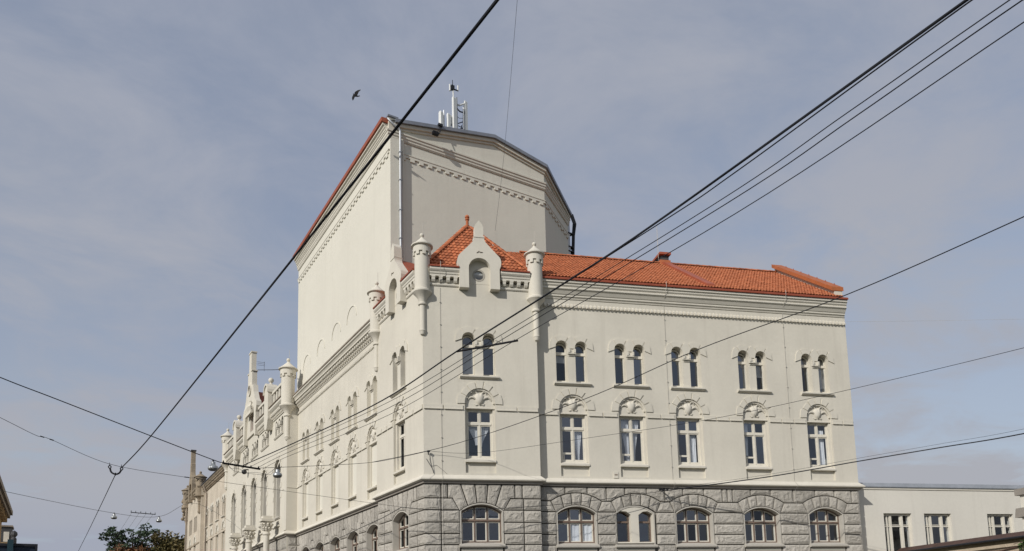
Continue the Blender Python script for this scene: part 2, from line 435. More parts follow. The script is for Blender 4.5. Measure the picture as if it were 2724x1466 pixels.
# dull room linings so that the panes look into rooms
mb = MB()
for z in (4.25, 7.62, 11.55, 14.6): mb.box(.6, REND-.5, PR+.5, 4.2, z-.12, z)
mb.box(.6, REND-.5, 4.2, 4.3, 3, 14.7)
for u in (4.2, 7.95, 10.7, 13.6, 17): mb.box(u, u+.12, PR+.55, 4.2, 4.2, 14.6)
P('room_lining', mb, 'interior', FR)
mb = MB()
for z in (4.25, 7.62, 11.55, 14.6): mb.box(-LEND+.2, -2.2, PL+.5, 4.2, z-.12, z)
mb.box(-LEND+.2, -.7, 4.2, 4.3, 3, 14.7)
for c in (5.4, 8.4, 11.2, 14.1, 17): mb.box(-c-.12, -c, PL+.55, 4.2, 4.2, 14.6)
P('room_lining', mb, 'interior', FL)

# plinth band and small base mouldings wrap the whole plan
PATH = [(PL, LEND), (PL, BL), (0, BL), (0, 0), rp2(BW, 0), rp2(BW, PR), rp2(REND, PR), rp2(REND, 8)]
mb = MB(); mb.sweep(PATH, [(-.2, 7.62), (.02, 7.62), (.17, 7.47), (.20, 7.45), (.20, 7.40), (.13, 7.36), (-.2, 7.36)]); P('plinth_band', mb, 'trim')
mb = MB(); mb.sweep(PATH, [(-.2, 7.355), (.10, 7.355), (.06, 7.31), (.06, 7.27), (-.2, 7.27)]); P('base_moulding', mb, 'granite_top')

# ------------------------------------------------------------------ window prototypes (local: x along wall, y into wall, z up)
def bars(mb, x0, x1, z0, z1, t, y0, y1):
    mb.box(x0, x1, y0, y1, z0, z0+t); mb.box(x0, x1, y0, y1, z1-t, z1); mb.box(x0, x0+t, y0, y1, z0+t, z1-t); mb.box(x1-t, x1, y0, y1, z0+t, z1-t)
def pane(parent, poly, y):
    vs, tr = fill([poly]); obj('pane', MB().add([(x, y, z) for x, z in vs], tr), 'glass', parent)

def relief():
    """shield with a scrolled leaf on either side, for the tympana"""
    mb = MB()
    sh = [(0, 11.12), (.07, 11.2), (.13, 11.17), (.2, 11.06), (.19, 10.9), (.12, 10.74), (0, 10.64), (-.12, 10.74), (-.19, 10.9), (-.2, 11.06), (-.13, 11.17), (-.07, 11.2)]
    n = len(sh)
    mb.add([(x, .11, z) for x, z in sh]+[(x*.86, .045, 10.92+(z-10.92)*.86) for x, z in sh]+[(x*.4, .005, 10.92+(z-10.92)*.4) for x, z in sh]+[(0, -.01, 10.93)],
           [(i, n+i, n+(i+1)%n, (i+1)%n) for i in range(n)]+[(n+i, 2*n+i, 2*n+(i+1)%n, n+(i+1)%n) for i in range(n)]+[(2*n+i, 3*n, 2*n+(i+1)%n) for i in range(n)])
    for s in (-1, 1):
        mb.tube([(s*.16, .09, 10.92), (s*.25, .07, 10.98), (s*.35, .08, 11.0), (s*.45, .09, 10.95), (s*.5, .10, 10.86)], [.04, .045, .04, .032, .02], 6)
        mb.tube([(s*.1, .09, 11.16), (s*.17, .08, 11.24), (s*.26, .08, 11.22), (s*.3, .09, 11.14)], [.03, .035, .03, .02], 6)
        mb.tube([(s*.08, .09, 10.68), (s*.16, .09, 10.66), (s*.22, .10, 10.72)], [.02, .028, .015], 6)
    return mb
def mid_window(casement=False, nob=False):
    mb = MB(); y0, y1 = .25, .33
    bars(mb, -.56, .56, 8.40, 10.50, .055, y0, y1)
    mb.box(-.505, .505, y0-.02, y1, 9.83, 9.93); mb.box(-.035, .035, y0-.012, y1-.01, 8.455, 9.83); mb.box(-.03, .03, y0-.008, y1-.01, 9.93, 10.445)
    for s in (-1, 1):
        x0, x1 = (.037, .503) if s > 0 else (-.503, -.037)
        bars(mb, x0, x1, 9.932, 10.443, .04, y0+.015, y1-.02)
        bars(mb, x0, x1, 8.457, 9.828, .045, y0+.015, y1-.02)
    if casement: mb.box(-.503, -.037, y0+.01, y1-.02, 8.74, 8.82); mb.box(-.44, -.40, y0+.012, y1-.03, 8.5, 8.74)
    wd = P('window', mb, 'frame')
    for x0, x1 in ((-.46, -.08), (.08, .46)):
        for z0, z1 in ((8.502, 9.783), (9.972, 10.403)): pane(wd, [(x0, z0), (x1, z0), (x1, z1), (x0, z1)], y0+.035)
    mb = MB(); mb.box(-.643, -.56, .13, .42, 8.36, 10.54); mb.box(.56, .643, .13, .42, 8.36, 10.54)
    obj('jamb', mb, 'trim', wd)
    mb = MB(); mb.extr([(-.055, 8.18), (-.055, 8.26), (.24, 8.40), (.42, 8.40), (.42, 8.18)], -.643, .643); obj('sill', mb, 'trim', wd)
    obj('apron', MB().box(-.643, .643, .11, .42, 7.62, 8.18), 'plaster', wd)
    mb = MB(); mb.prism([(-.643, 10.542), (.643, 10.542), (.643, 10.72)]+arc(0, 10.72, .643, 0, 180, 14)[1:-1]+[(-.643, 10.72)], .11, .42); obj('tympanum', mb, 'trim', wd)
    mb = MB(); mb.box(-.643, .643, .075, .42, 10.505, 10.541); obj('lintel', mb, 'trim', wd)
    mb = MB(); lo = arc(0, 10.72, .641, 0, 180, 16); li = arc(0, 10.72, .575, 0, 180, 16)
    for i in range(16): mb.prism([lo[i], lo[i+1], li[i+1], li[i]], .03, .2)
    obj('arch_moulding', mb, 'trim', wd)
    obj('shield_relief', relief(), 'trim', wd, smooth=50)
    # raised arch stones round the head
    ks = [(-2, 24), (28, 50), (54, 76), (80, 100), (104, 126), (130, 152), (156, 182)]
    for i, (a0, a1) in enumerate(ks):
        ro = .97 if i in (0, 6) else .90 if i in (1, 5) else .98 if i == 3 else .93
        mb = MB(); mb.prism(arc(0, 10.72, .65, a0, a1, 3)+arc(0, 10.72, ro, a1, a0, 3), -.03 if i % 2 else -.04, .03); obj('arch_stone', mb, 'plaster', wd)
    return wd
def twin_window(blind=False):
    mb = MB(); y0, y1 = .27, .34
    wd = None
    for s in (-1, 1):
        c = s*.445
        bars(mb, c-.262, c+.262, 12.02, 13.30, .045, y0, y1)
        mb.box(c-.262, c+.262, y0-.02, y1, 13.24, 13.36)
        mb.prism([(c-.262, 13.36), (c+.262, 13.36)]+arc(c, 13.5, .262, 0, 180, 10), y0, y1, [[(c-.215, 13.37), (c+.215, 13.37)]+arc(c, 13.5, .215, 0, 180, 8)])
    wd = P('twin_window', mb, 'frame')
    for s in (-1, 1):
        c = s*.445
        pane(wd, [(c-.22, 12.06), (c+.22, 12.06), (c+.22, 13.25), (c-.22, 13.25)], y0+.03)
        pane(wd, [(c-.217, 13.36), (c+.217, 13.36)]+arc(c, 13.5, .217, 0, 180, 8), y0+.03)
    mb = MB()
    for s in (-1, 1): mb.extr([(.002, 11.9), (.30, 12.02), (.45, 12.02), (.45, 11.9)], s*.445-.269, s*.445+.269)
    obj('sill_slope', mb, 'trim', wd)
    mb = MB(); mb.extr([(-.13, 11.885), (.03, 11.935), (.03, 11.77), (-.05, 11.77), (-.13, 11.83)], -.84, .84); obj('sill', mb, 'trim', wd)
    mb = MB()
    mb.box(-.175, .175, -.11, .02, 13.19, 13.24); mb.box(-.14, .14, -.04, .02, 13.12, 13.198)
    mb.box(-.17, -.09, -.13, .02, 13.242, 13.42); mb.box(.09, .17, -.13, .02, 13.242, 13.42); mb.box(-.088, .088, -.06, .02, 13.242, 13.37)
    obj('capital', mb, 'trim', wd)
    st = []
    st.append(arc(-.445, 13.54, .275, 184, 132, 5)+arc(-.445, 13.54, .56, 132, 165, 4)+[(-1.02, 13.4)])
    st.append(arc(-.445, 13.54, .275, 128, 52, 6)+arc(-.445, 13.54, .52, 56, 124, 5))
    st.append([(-.14, 13.46)]+arc(-.445, 13.54, .275, 8, 48, 4)+[(-.10, 13.95), (0, 14.05), (.10, 13.95)]+arc(.445, 13.54, .275, 132, 172, 4)+[(.14, 13.46)])
    st.append(arc(.445, 13.54, .275, 128, 52, 6)+arc(.445, 13.54, .52, 56, 124, 5))
    st.append(arc(.445, 13.54, .275, 48, -4, 5)+[(1.02, 13.4)]+arc(.445, 13.54, .56, 15, 48, 4))
    for i, p in enumerate(st):
        mb = MB(); mb.prism(p, -.042 if i % 2 == 0 else -.03, .03); obj('arch_stone', mb, 'plaster', wd)
    return wd
def seg_outline(hw, z0, ex):
    al = math.degrees(math.asin(hw/(GR-ex))); return [(-hw, z0), (hw, z0)]+arc(0, GZ, GR-ex, 90-al, 90+al, 10)
def ground_window():
    mb = MB(); y0, y1 = .33, .41
    mb.prism(seg_outline(.855, 4.84, .005), y0, y1, [seg_outline(.805, 4.89, .06)])
    wd = P('ground_window', mb, 'brown_frame')
    mb = MB(); mb.box(-.805, .805, y0-.03, y1-.01, 5.73, 5.81)
    for x in (-.27, .27): mb.box(x-.022, x+.022, y0-.01, y1-.01, 4.89, 5.72); mb.box(x-.02, x+.02, y0-.01, y1-.01, 5.82, 6.27)
    obj('glazing_bar', mb, 'brown_frame', wd)
    mb = MB()
    cells = [(-.803, -.30), (-.24, .24), (.30, .803)]
    top = lambda x: GZ+math.sqrt((GR-.062)**2-x*x)
    for a, b in cells:
        bars(mb, a, b, 4.892, 5.718, .045, y0+.03, y1+.02)
        o_ = [(a, 5.822), (b, 5.822)]+[(b+(a-b)*i/5, top(b+(a-b)*i/5)) for i in range(6)]
        a2, b2 = a+.04, b-.04
        i_ = [(a2, 5.862), (b2, 5.862)]+[(b2+(a2-b2)*i/5, top(b2+(a2-b2)*i/5)-.04) for i in range(6)]
        mb.prism(o_, y0+.03, y1+.02, [i_])
    obj('sash', mb, 'frame', wd)
    for a, b in cells:
        pane(wd, [(a+.04, 4.935), (b-.04, 4.935), (b-.04, 5.675), (a+.04, 5.675)], y0+.06)
        a2, b2 = a+.038, b-.038
        pane(wd, [(a2, 5.86), (b2, 5.86)]+[(b2+(a2-b2)*i/5, top(b2+(a2-b2)*i/5)-.038) for i in range(6)], y0+.06)
    mb = MB(); mb.prism(h_gr(0, .05), .035, .45, [h_gr(0, .0)]); mb.v = [(x, y, max(z, 4.662)) for x, y, z in mb.v]; obj('surround', mb, 'stone_trim', wd)
    mb = MB(); mb.extr([(-.10, 4.64), (-.10, 4.71), (.32, 4.84), (.45, 4.84), (.45, 4.66), (.0, 4.60), (-.07, 4.60)], -.95, .95); obj('sill', mb, 'stone_trim', wd)
    obj('sill_apron', MB().box(-.86, .86, .03, .45, 3.2, 4.6), 'stone_wall', wd)
    return wd
def ground_twin():
    mb = MB(); y0, y1 = .33, .41
    ops = []
    for s in (-1, 1):
        c = s*.505
        tp = [(c-.33, 4.86), (c+.33, 4.86), (c+.33, 6.05), (c+.12, 6.2), (c-.14, 6.22), (c-.33, 6.1)] if s < 0 else [(c-.33, 4.86), (c+.33, 4.86), (c+.33, 6.1), (c+.10, 6.22), (c-.12, 6.2), (c-.33, 6.05)]
        ops.append((c, tp))
        sc = [(c+(x-c)*.82, 5.5+(z-5.5)*.93) for x, z in tp]
        mb.prism(tp, y0, y1, [sc]); mb.box(c-.29, c+.29, y0-.02, y1, 5.72, 5.80)
    wd = P('ground_window', mb, 'brown_frame')
    for c, tp in ops: pane(wd, [(c+(x-c)*.84, 5.5+(z-5.5)*.94) for x, z in tp], y0+.04)
    mb = MB(); mb.prism(seg_outline(.858, 4.80, .003), .06, .4, [tp for c, tp in ops]); obj('infill', mb, 'trim', wd)
    mb = MB(); mb.prism(h_gr(0, .05), .035, .45, [h_gr(0, .0)]); mb.v = [(x, y, max(z, 4.662)) for x, y, z in mb.v]; obj('surround', mb, 'stone_trim', wd)
    mb = MB(); mb.extr([(-.10, 4.64), (-.10, 4.71), (.30, 4.80), (.45, 4.80), (.45, 4.66), (.0, 4.60), (-.07, 4.60)], -.95, .95); obj('sill', mb, 'stone_trim', wd)
    obj('sill_apron', MB().box(-.86, .86, .03, .45, 3.2, 4.6), 'stone_wall', wd)
    return wd
pm, pmc, pt, pg, pgt = mid_window(), mid_window(True), twin_window(), ground_window(), ground_twin()
pm.matrix_local = FR @ T3(BRC, 0); pt.matrix_local = FR @ T3(BRC, 0); pg.matrix_local = FR @ T3(BRC, 0)
clone(pm, FL @ T3(-BLC, 0)); clone(pt, FL @ T3(-BLC, 0)); clone(pg, FL @ T3(-BLC, 0))
pmc.matrix_local = FR @ T3(RC[0], PR)
for i, c in enumerate(RC):
    if i in (1, 2, 3, 4): clone(pmc, FR @ T3(c, PR))
    clone(pt, FR @ T3(c, PR))
    if i == 1: pgt.matrix_local = FR @ T3(c-.08, PR)
    else: clone(pg, FR @ T3(c, PR))
for c in LC:
    clone(pm, FL @ T3(-c, PL)); clone(pt, FL @ T3(-c, PL)); clone(pg, FL @ T3(-c, PL))

# ------------------------------------------------------------------ rock-faced stones of the base
def inset(poly, d):
    n = len(poly); ar = sum(poly[i][0]*poly[(i+1)%n][1]-poly[(i+1)%n][0]*poly[i][1] for i in range(n))
    if ar < 0: poly = poly[::-1]
    out = []
    for i in range(n):
        a, b, c = Vector(poly[i-1]), Vector(poly[i]), Vector(poly[(i+1)%n])
        d1 = (b-a).normalized(); d2 = (c-b).normalized()
        n1 = Vector((-d1.y, d1.x)); n2 = Vector((-d2.y, d2.x)); k = 1+n1.dot(n2)
        m_ = (n1+n2)/max(k, .35); out.append(tuple(b+m_*d))
    return out
def stone(poly, M, w0, gap=.026, sp=.115):
    """one rock-faced block: a drafted margin round a rough boss"""
    o = inset(poly, gap); mg = inset(o, .026); bs = inset(mg, .016)
    mb = MB(); n = len(o); yb, yf = w0+.085, w0-.03
    hb = [yf-.008-.012*random.random() for _ in range(n)]
    mb.add([(x, yb, z) for x, z in o]+[(x, yf, z) for x, z in o]+[(x, yf-.002, z) for x, z in mg]+[(x, hb[i], z) for i, (x, z) in enumerate(bs)],
           [(k*n+i, k*n+n+i, k*n+n+(i+1)%n, k*n+(i+1)%n) for k in range(3) for i in range(n)])
    core = inset(bs, .03); xs = [p[0] for p in core]; zs = [p[1] for p in core]; ex = []
    x = min(xs)
    while x < max(xs):
        z = min(zs)
        while z < max(zs):
            q = (x+random.uniform(-.05, .05)+sp*.4, z+random.uniform(-.05, .05)+sp*.3)
            if inside(q, core): ex.append(q)
            z += sp*.8
        x += sp
    vs, tr = fill([bs], ex)
    sd_ = random.random()*50
    def hgt(x, z):
        for k, (mx, mz) in enumerate(bs):
            if abs(mx-x) < 1e-4 and abs(mz-z) < 1e-4: return hb[k]
        return yf-.010-.034*random.random()**1.3-.012*(noise.noise(Vector((x*2.2+sd_, z*2.6, sd_)))+.5)
    mb.add([(x, hgt(x, z), z) for x, z in vs], tr)
    return P('stone', mb, 'stone', M)
ZC = [7.27, 6.66, 6.17, 5.66, 5.19, 4.73, 4.26, 3.8, 3.3]
SU = .915
def flat_arch(M, c, w0, edgeL, edgeR):
    """voussoirs running up to the plinth band, courses either side"""
    al = lambda x: (c+x, GZ+math.sqrt(max(0, (GR+.055)**2-x*x)))
    def vous(b0, b1, t0, t1): return [al(b0), al((b0+b1)/2), al(b1), (c+t1, 7.27), (c+t0, 7.27)]
    for b0, b1, t0, t1 in ((-.2, .2, -.28, .28), (.2, .58, .28, .88), (-.58, -.2, -.88, -.28)): stone(vous(b0, b1, t0, t1), M, w0)
    for s in (1, -1):
        p = [al(s*.58), al(s*.76), al(s*.935), (c+s*1.22, 6.66), (c+s*1.42, 6.66), (c+s*1.42, 7.27), (c+s*.88, 7.27)]
        stone(p, M, w0)
        e = edgeR if s > 0 else edgeL
        side = (e-c)*s
        # top course
        if side > 1.5:
            cuts = [1.42, side] if side < 1.8 else [1.42, 1.42+(side-1.42)*.28, side]
            for a, b in zip(cuts, cuts[1:]): stone([(c+s*a, 6.66), (c+s*b, 6.66), (c+s*b, 7.27), (c+s*a, 7.27)], M, w0)
        mid = SU+(side-SU)*.53 if side > 1.75 else None
        stone([(c+s*.935, 6.17), (c+s*(mid or side), 6.17), (c+s*(mid or side), 6.66), (c+s*1.22, 6.66)], M, w0)
        if mid: stone([(c+s*mid, 6.17), (c+s*side, 6.17), (c+s*side, 6.66), (c+s*mid, 6.66)], M, w0)
        for z1, z0 in zip(ZC[2:-1], ZC[3:]):
            cuts = [SU, mid, side] if mid else [SU, side]
            for a, b in zip(cuts, cuts[1:]): stone([(c+s*a, z0), (c+s*b, z0), (c+s*b, z1), (c+s*a, z1)], M, w0)
flat_arch(FR, BRC, .06, .0, BW)
flat_arch(FL, -BLC, .06, -BL, 0)
ed = [BL+.05]+[(a+b)/2 for a, b in zip(LC, LC[1:])]+[LEND]
for i, c in enumerate(LC): flat_arch(FL, -c, PL+.06, -ed[i+1], -ed[i])
# right front: ring arches with a separate course above
ed = [BW+.02]+[(a+b)/2 for a, b in zip(RC, RC[1:])]+[REND]
ER = 2.02; EZ = 7.0-ER
for i, c in enumerate(RC):
    w0 = PR+.06; e0, e1 = ed[i]-c, ed[i+1]-c
    al = lambda x: (c+x, GZ+math.sqrt((GR+.055)**2-x*x))
    ex = lambda x: (c+x, EZ+math.sqrt(max(0, ER*ER-x*x)))
    for b0, b1, t0, t1 in ((-.2, .2, -.24, .24), (.2, .57, .24, .69), (-.57, -.2, -.69, -.24), (.57, .93, .69, 1.15), (-.93, -.57, -1.15, -.69)):
        stone([al(b0), al((b0+b1)/2), al(b1), ex(t1), ex((t0+t1)/2), ex(t0)], FR, w0)
    stone([ex(-.5), ex(-.2), ex(.2), ex(.5), (c+.5, 7.27), (c-.5, 7.27)], FR, w0)
    for s in (1, -1):
        sd = e1 if s > 0 else -e0
        lim = min(sd, 1.72)
        if sd > 1.2:
            stone([ex(s*.5), ex(s*.85), ex(s*1.15), (c+s*min(lim, 1.4 if sd-1.4 > .25 else sd), 6.64), (c+s*min(lim, 1.4 if sd-1.4 > .25 else sd), 7.27), (c+s*.5, 7.27)], FR, w0)
            if sd-1.4 > .25: stone([(c+s*1.4, 6.64), (c+s*sd, 6.64), (c+s*sd, 7.27), (c+s*1.4, 7.27)], FR, w0)
# piers between the ring arches: single blocks per course
for i in range(len(RC)+1):
    l = RC[i-1]+SU if i else BW+.02
    r = RC[i]-SU if i < len(RC) else REND
    lt = RC[i-1]+1.15 if i else BW+.02
    rt_ = RC[i]-1.15 if i < len(RC) else REND
    lm = (RC[i-1]+.935) if i else BW+.02
    rm = (RC[i]-.935) if i < len(RC) else REND
    pts = [(lm, 6.17), (rm, 6.17)]
    if i < len(RC): pts.append((rt_, 6.64))
    else: pts.append((REND, 6.64))
    if lt < rt_-.05: pts.append((lt, 6.64))
    if i == 0: pts = [(lm, 6.17), (rm, 6.17), (max(rt_, lm+.1), 6.64), (lm, 6.64)]
    stone(pts, FR, PR+.06)
    for z1, z0 in zip(ZC[2:-1], ZC[3:]): stone([(l, z0), (r, z0), (r, z1), (l, z1)], FR, PR+.06)

# ------------------------------------------------------------------ string course of flat blocks at first-floor window heads
def band(M, spans, w0):
    for a, b in spans:
        n = max(1, round((b-a)/.75)); st = (b-a)/n
        for k in range(n):
            mb = MB(); x0, x1 = a+k*st+.015, a+(k+1)*st-.045
            mb.extr([(w0-.06, 10.41), (w0-.06, 10.45), (w0-.04, 10.46), (w0-.04, 10.61), (w0+.02, 10.60), (w0+.02, 10.42)], x0, x1)
            P('band_block', mb, 'plaster', M)
band(FR, [(.0, BRC-.68), (BRC+.68, BW-.0)], 0)
band(FL, [(-BL, -BLC-.68), (-BLC+.68, 0)], 0)
ed = [BW+.03]+[x for c in RC for x in (c-.68, c+.68)]+[REND-.01]
band(FR, list(zip(ed[::2], ed[1::2])), PR)
ed = [BL+.03]+[x for c in LC for x in (c-.68, c+.68)]+[LEND]
band(FL, [(-b, -a) for a, b in zip(ed[::2], ed[1::2])], PL)

# ------------------------------------------------------------------ cornices
def cornice_main(path, top):
    mb = MB(); mb.sweep(path, [(-.2, top), (.36, top), (.36, top-.10), (.30, top-.14), (.30, top-.20), (.24, top-.27), (.27, top-.30), (.27, top-.36), (.20, top-.42), (.13, top-.55), (.10, top-.57), (.10, top-.64), (.05, top-.68), (.03, top-.74), (-.2, top-.74)])
    return mb
P('main_cornice', cornice_main([rp2(BW-.25, PR), rp2(REND-.04, PR)], 16.48), 'trim')
mb = MB(); mb.sweep([rp2(BW-.1, PR), rp2(REND-.02, PR)], [(-.3, 16.50), (.36, 16.50), (.38, 16.485), (.42, 16.485), (.42, 16.555), (.36, 16.61), (-.3, 16.76)]); P('gutter', mb, 'copper')
# little saw-tooth blocks under it
mb = MB(); mb.extr([(-.11, 15.34), (-.11, 15.42), (-.01, 15.53), (.02, 15.53), (.02, 15.34)], -.042, .042)
st0 = None; u = BW+.3
while u < REND-.05:
    if st0 is None: st0 = P('sawtooth_block', mb, 'trim', FR @ T3(u, PR))
    else: clone(st0, FR @ T3(u, PR))
    u += .1795
# left front cornice: grey metal edge, bed moulds, dentils, saw-tooth line
P('main_cornice', MB().sweep([(PL, LEND+.3), (PL, BL-.25)], [(-.2, 16.45), (.42, 16.45), (.42, 16.36), (.35, 16.31), (.30, 16.22), (.30, 16.14), (-.2, 16.14)]), 'trim')
P('gutter', MB().sweep([(PL, LEND+.3), (PL, BL-.1)], [(-.3, 16.46), (.46, 16.46), (.47, 16.53), (.40, 16.60), (-.3, 16.7)]), 'house_trim')
mb = MB(); y = BL+.15
while y < LEND+.2:
    mb.box(-y-.075, -y+.075, PL-.24, PL+.02, 15.98, 16.14); mb.box(-y-.055, -y+.055, PL-.15, PL+.02, 15.84, 15.98); y += .27
P('dentil_course', mb, 'trim', FL)['kind'] = 'stuff'
P('bed_moulding', MB().sweep([(PL, LEND+.3), (PL, BL-.1)], [(-.2, 15.84), (.07, 15.84), (.03, 15.74), (-.2, 15.74)]), 'trim')
mb = MB(); y = BL+.1
while y < LEND:
    mb.box(-y-.06, -y+.06, PL-.07, PL+.02, 15.33, 15.45); y += .19
P('sawtooth_course', mb, 'trim', FL)['kind'] = 'stuff'
P('thin_moulding', MB().box(-LEND, -BL, PL-.02, PL+.02, 15.455, 15.49), 'trim', FL)

# corner-bay cornice with brackets, both fronts, broken by the gables
GLC = 2.5
def bay_cornice(M, spans):
    brk = None
    for a, b in spans:
        mb = MB(); mb.extr([(-.30, 16.44), (-.30, 16.53), (.3, 16.53), (.3, 16.18), (-.19, 16.18), (-.19, 16.25), (-.22, 16.28), (-.23, 16.35), (-.26, 16.38)], a, b); P('bay_cornice', mb, 'trim', M)
        mb = MB(); mb.extr([(-.32, 16.535), (-.345, 16.54), (-.345, 16.60), (-.28, 16.63), (.4, 16.95), (.4, 16.535)], a+.01, b-.01); P('eaves_flashing', mb, 'copper', M)
        mb = MB(); mb.extr([(-.06, 15.84), (-.06, 15.92), (.02, 15.93), (.02, 15.80), (-.03, 15.80)], a, b); P('bed_moulding', mb, 'trim', M)
        n = 4; st = (b-a)/n
        for k in range(n):
            x = a+(k+.5)*st
            if brk is None:
                mb = MB(); mb.extr([(-.18, 16.175), (-.18, 16.11), (-.165, 16.02), (-.12, 15.95), (-.05, 15.93), (.02, 15.93), (.02, 16.175)], -.07, .07); mb.box(-.085, .085, -.19, .02, 16.13, 16.178)
                brk = P('cornice_bracket', mb, 'trim', M @ T3(x, 0))
            else: clone(brk, M @ T3(x, 0))
bay_cornice(FR, [(.3, BRC-.82), (BRC+.98, BW-.28)])
bay_cornice(FL, [(-BL+.3, -GLC-.9), (-GLC+.9, -.3)])

# ------------------------------------------------------------------ turrets
def tprof(k=1.0):
    return [(.02, 13.56), (.09, 13.60), (.125, 13.68), (.13, 13.74), (.145, 13.76), (.145, 13.79), (.125, 13.81), (.125, 14.88), (.18, 14.90), (.185, 14.96), (.15, 15.0), (.165, 15.1), (.22, 15.22), (.31, 15.33), (.38, 15.40), (.405, 15.43), (.405, 15.50), (.36, 15.53), (.325, 15.56), (.325, 17.2)]
def turret(x, y, zs=1.0, z0=0.0, rs=1.0, m='trim', name='turret', foot=True, top=0.0):
    Z = lambda z: z0+15+(z-15)*zs
    pr = [(r*rs, Z(z)) for r, z in tprof() if foot or z > 14.95]
    mb = MB(); mb.lathe(pr, x, y, 24); tr = P(name, mb, m, smooth=35)
    # head with a crenellated lower edge
    mb = MB(); n = 16; r0, r1 = .30*rs, .385*rs
    for k in range(n):
        a0, a1 = 2*PI*k/n, 2*PI*(k+1)/n
        zb = 17.04 if k % 2 else 17.19
        pts = []
        for r in (r0, r1):
            for a in (a0, (a0+a1)/2, a1): pts.append((x+r*math.cos(a), y+r*math.sin(a), Z(zb)))
        top_ = [(p[0], p[1], Z(17.46)) for p in pts]
        mb.add(pts+top_, [(0,1,4,3),(1,2,5,4),(3,4,10,9),(4,5,11,10),(0,6,7,1),(1,7,8,2),(0,3,9,6),(2,8,11,5),(6,9,10,7),(7,10,11,8)])
    obj('crenellated_head', mb, m, tr)
    mb = MB(); mb.lathe([(r*rs, Z(z)) for r, z in ((.30, 17.44), (.42, 17.45), (.47, 17.48), (.47, 17.53), (.42, 17.56), (.30, 17.66), (.18, 17.78), (.10, 17.86), (.075, 17.90), (.055, 17.92), (.055, 17.95), (.02, 17.96))], x, y, 24); obj('cap', mb, m, tr, smooth=35)
    mb = MB(); mb.sphere((x, y, Z(18.03)), .095*rs, 14, 10); obj('finial', mb, m, tr, smooth=60)
    if m == 'trim' and foot: mb = MB(); mb.tube([(x+.06, y, Z(17.7)), (x+.06, y, Z(18.62))], .009, 5); obj('lightning_rod', mb, 'rod', tr)
    return tr
turret(0, 0)
turret(*rp2(BW, -.02))
turret(-.02, BL)

# ------------------------------------------------------------------ corner gables
def gable(M, c):
    L = [(1.55-2.42, 15.69), (1.95-2.42, 15.69), (1.95-2.42, 16.585)]
    out = [(-.87, 15.69), (-.47, 15.69)]+arc(0, 16.585, .47, 180, 0, 14)+[(.47, 15.69), (.87, 15.69), (.87, 16.6), (.93, 16.74), (.95, 16.92), (.92, 17.07), (.88, 17.14), (.48, 17.56), (.28, 17.78), (.225, 17.9), (.225, 18.02), (.185, 18.03), (.185, 18.5), (.155, 18.51), (.155, 18.57), (0, 18.77)]
    out += [(-x, z) for x, z in out[-2:17:-1] if x > 0 and z > 15.7]
    mb = MB(); mb.prism(out, -.31, .06); g = P('corner_gable', mb, 'trim', M @ T3(c, 0))
    mb = MB(); n = 20; mb.prism([(-.86, 16.45), (-.86, 17.05), (-.3, 17.72), (.3, 17.72), (.86, 17.05), (.86, 16.45)], .07, 2.2); 
    obj('dormer_body', mb, 'plaster', g)
    mb = MB(); mb.prism([(-.475, 16.0), (.475, 16.0), (.475, 16.585)]+arc(0, 16.585, .475, 0, 180, 12)[1:-1]+[(-.475, 16.585)], -.008, .3, [arc(0, 16.40, .245, 0, 360, 20)[:-1]]); obj('niche_back', mb, 'plaster', g)
    ring = arc(0, 16.40, .275, 0, 360, 20)[:-1]; rin = arc(0, 16.40, .205, 0, 360, 20)[:-1]
    mb = MB(); mb.prism(ring, -.02, .06, [rin]); obj('oculus_frame', mb, 'stone_wall', g)
    pane(g, arc(0, 16.40, .21, 0, 360, 20)[:-1], .03)
    mb = MB(); mb.prism([(-.95, 17.06), (-.9, 17.2), (0, 18.05), (.9, 17.2), (.95, 17.06), (0, 17.95)], .08, 2.1); obj('dormer_roof', mb, 'copper', g)
    mb = MB(); mb.tube([(-.12, -.32, 17.27), (-.03, -.34, 17.35), (.02, -.34, 17.31), (.14, -.32, 17.31)], .014, 5); obj('iron_hook', mb, 'house_trim', g)
    mb = MB(); mb.prism([(-.22, 17.98), (.22, 17.98), (.24, 18.04), (-.24, 18.04)], -.33, .08); obj('neck_moulding', mb, 'trim', g)
    return g
gable(FR, 2.43)
gable(FL, -GLC)

# ------------------------------------------------------------------ roofs
def tile_mb(wd, ln):
    mb = MB(); pr = [(0, .012), (.18, .0), (.38, .006), (.58, .026), (.78, .034), (1.0, .014)]
    n = len(pr)
    vs = [(x*wd*1.06, 0, z+.036) for x, z in pr]+[(x*wd*1.06, ln*1.12, z) for x, z in pr]+[(x*wd*1.06, 0, z+.002) for x, z in pr]
    mb.add(vs, [(i, i+1, n+i+1, n+i) for i in range(n-1)]+[(2*n+i, 2*n+i+1, i+1, i) for i in range(n-1)])
    return mb
def basis(o, xa, ya):
    xa = Vector(xa).normalized(); ya = Vector(ya).normalized(); za_ = xa.cross(ya)
    return Matrix(((xa.x, ya.x, za_.x, o[0]), (xa.y, ya.y, za_.y, o[1]), (xa.z, ya.z, za_.z, o[2]), (0, 0, 0, 1)))
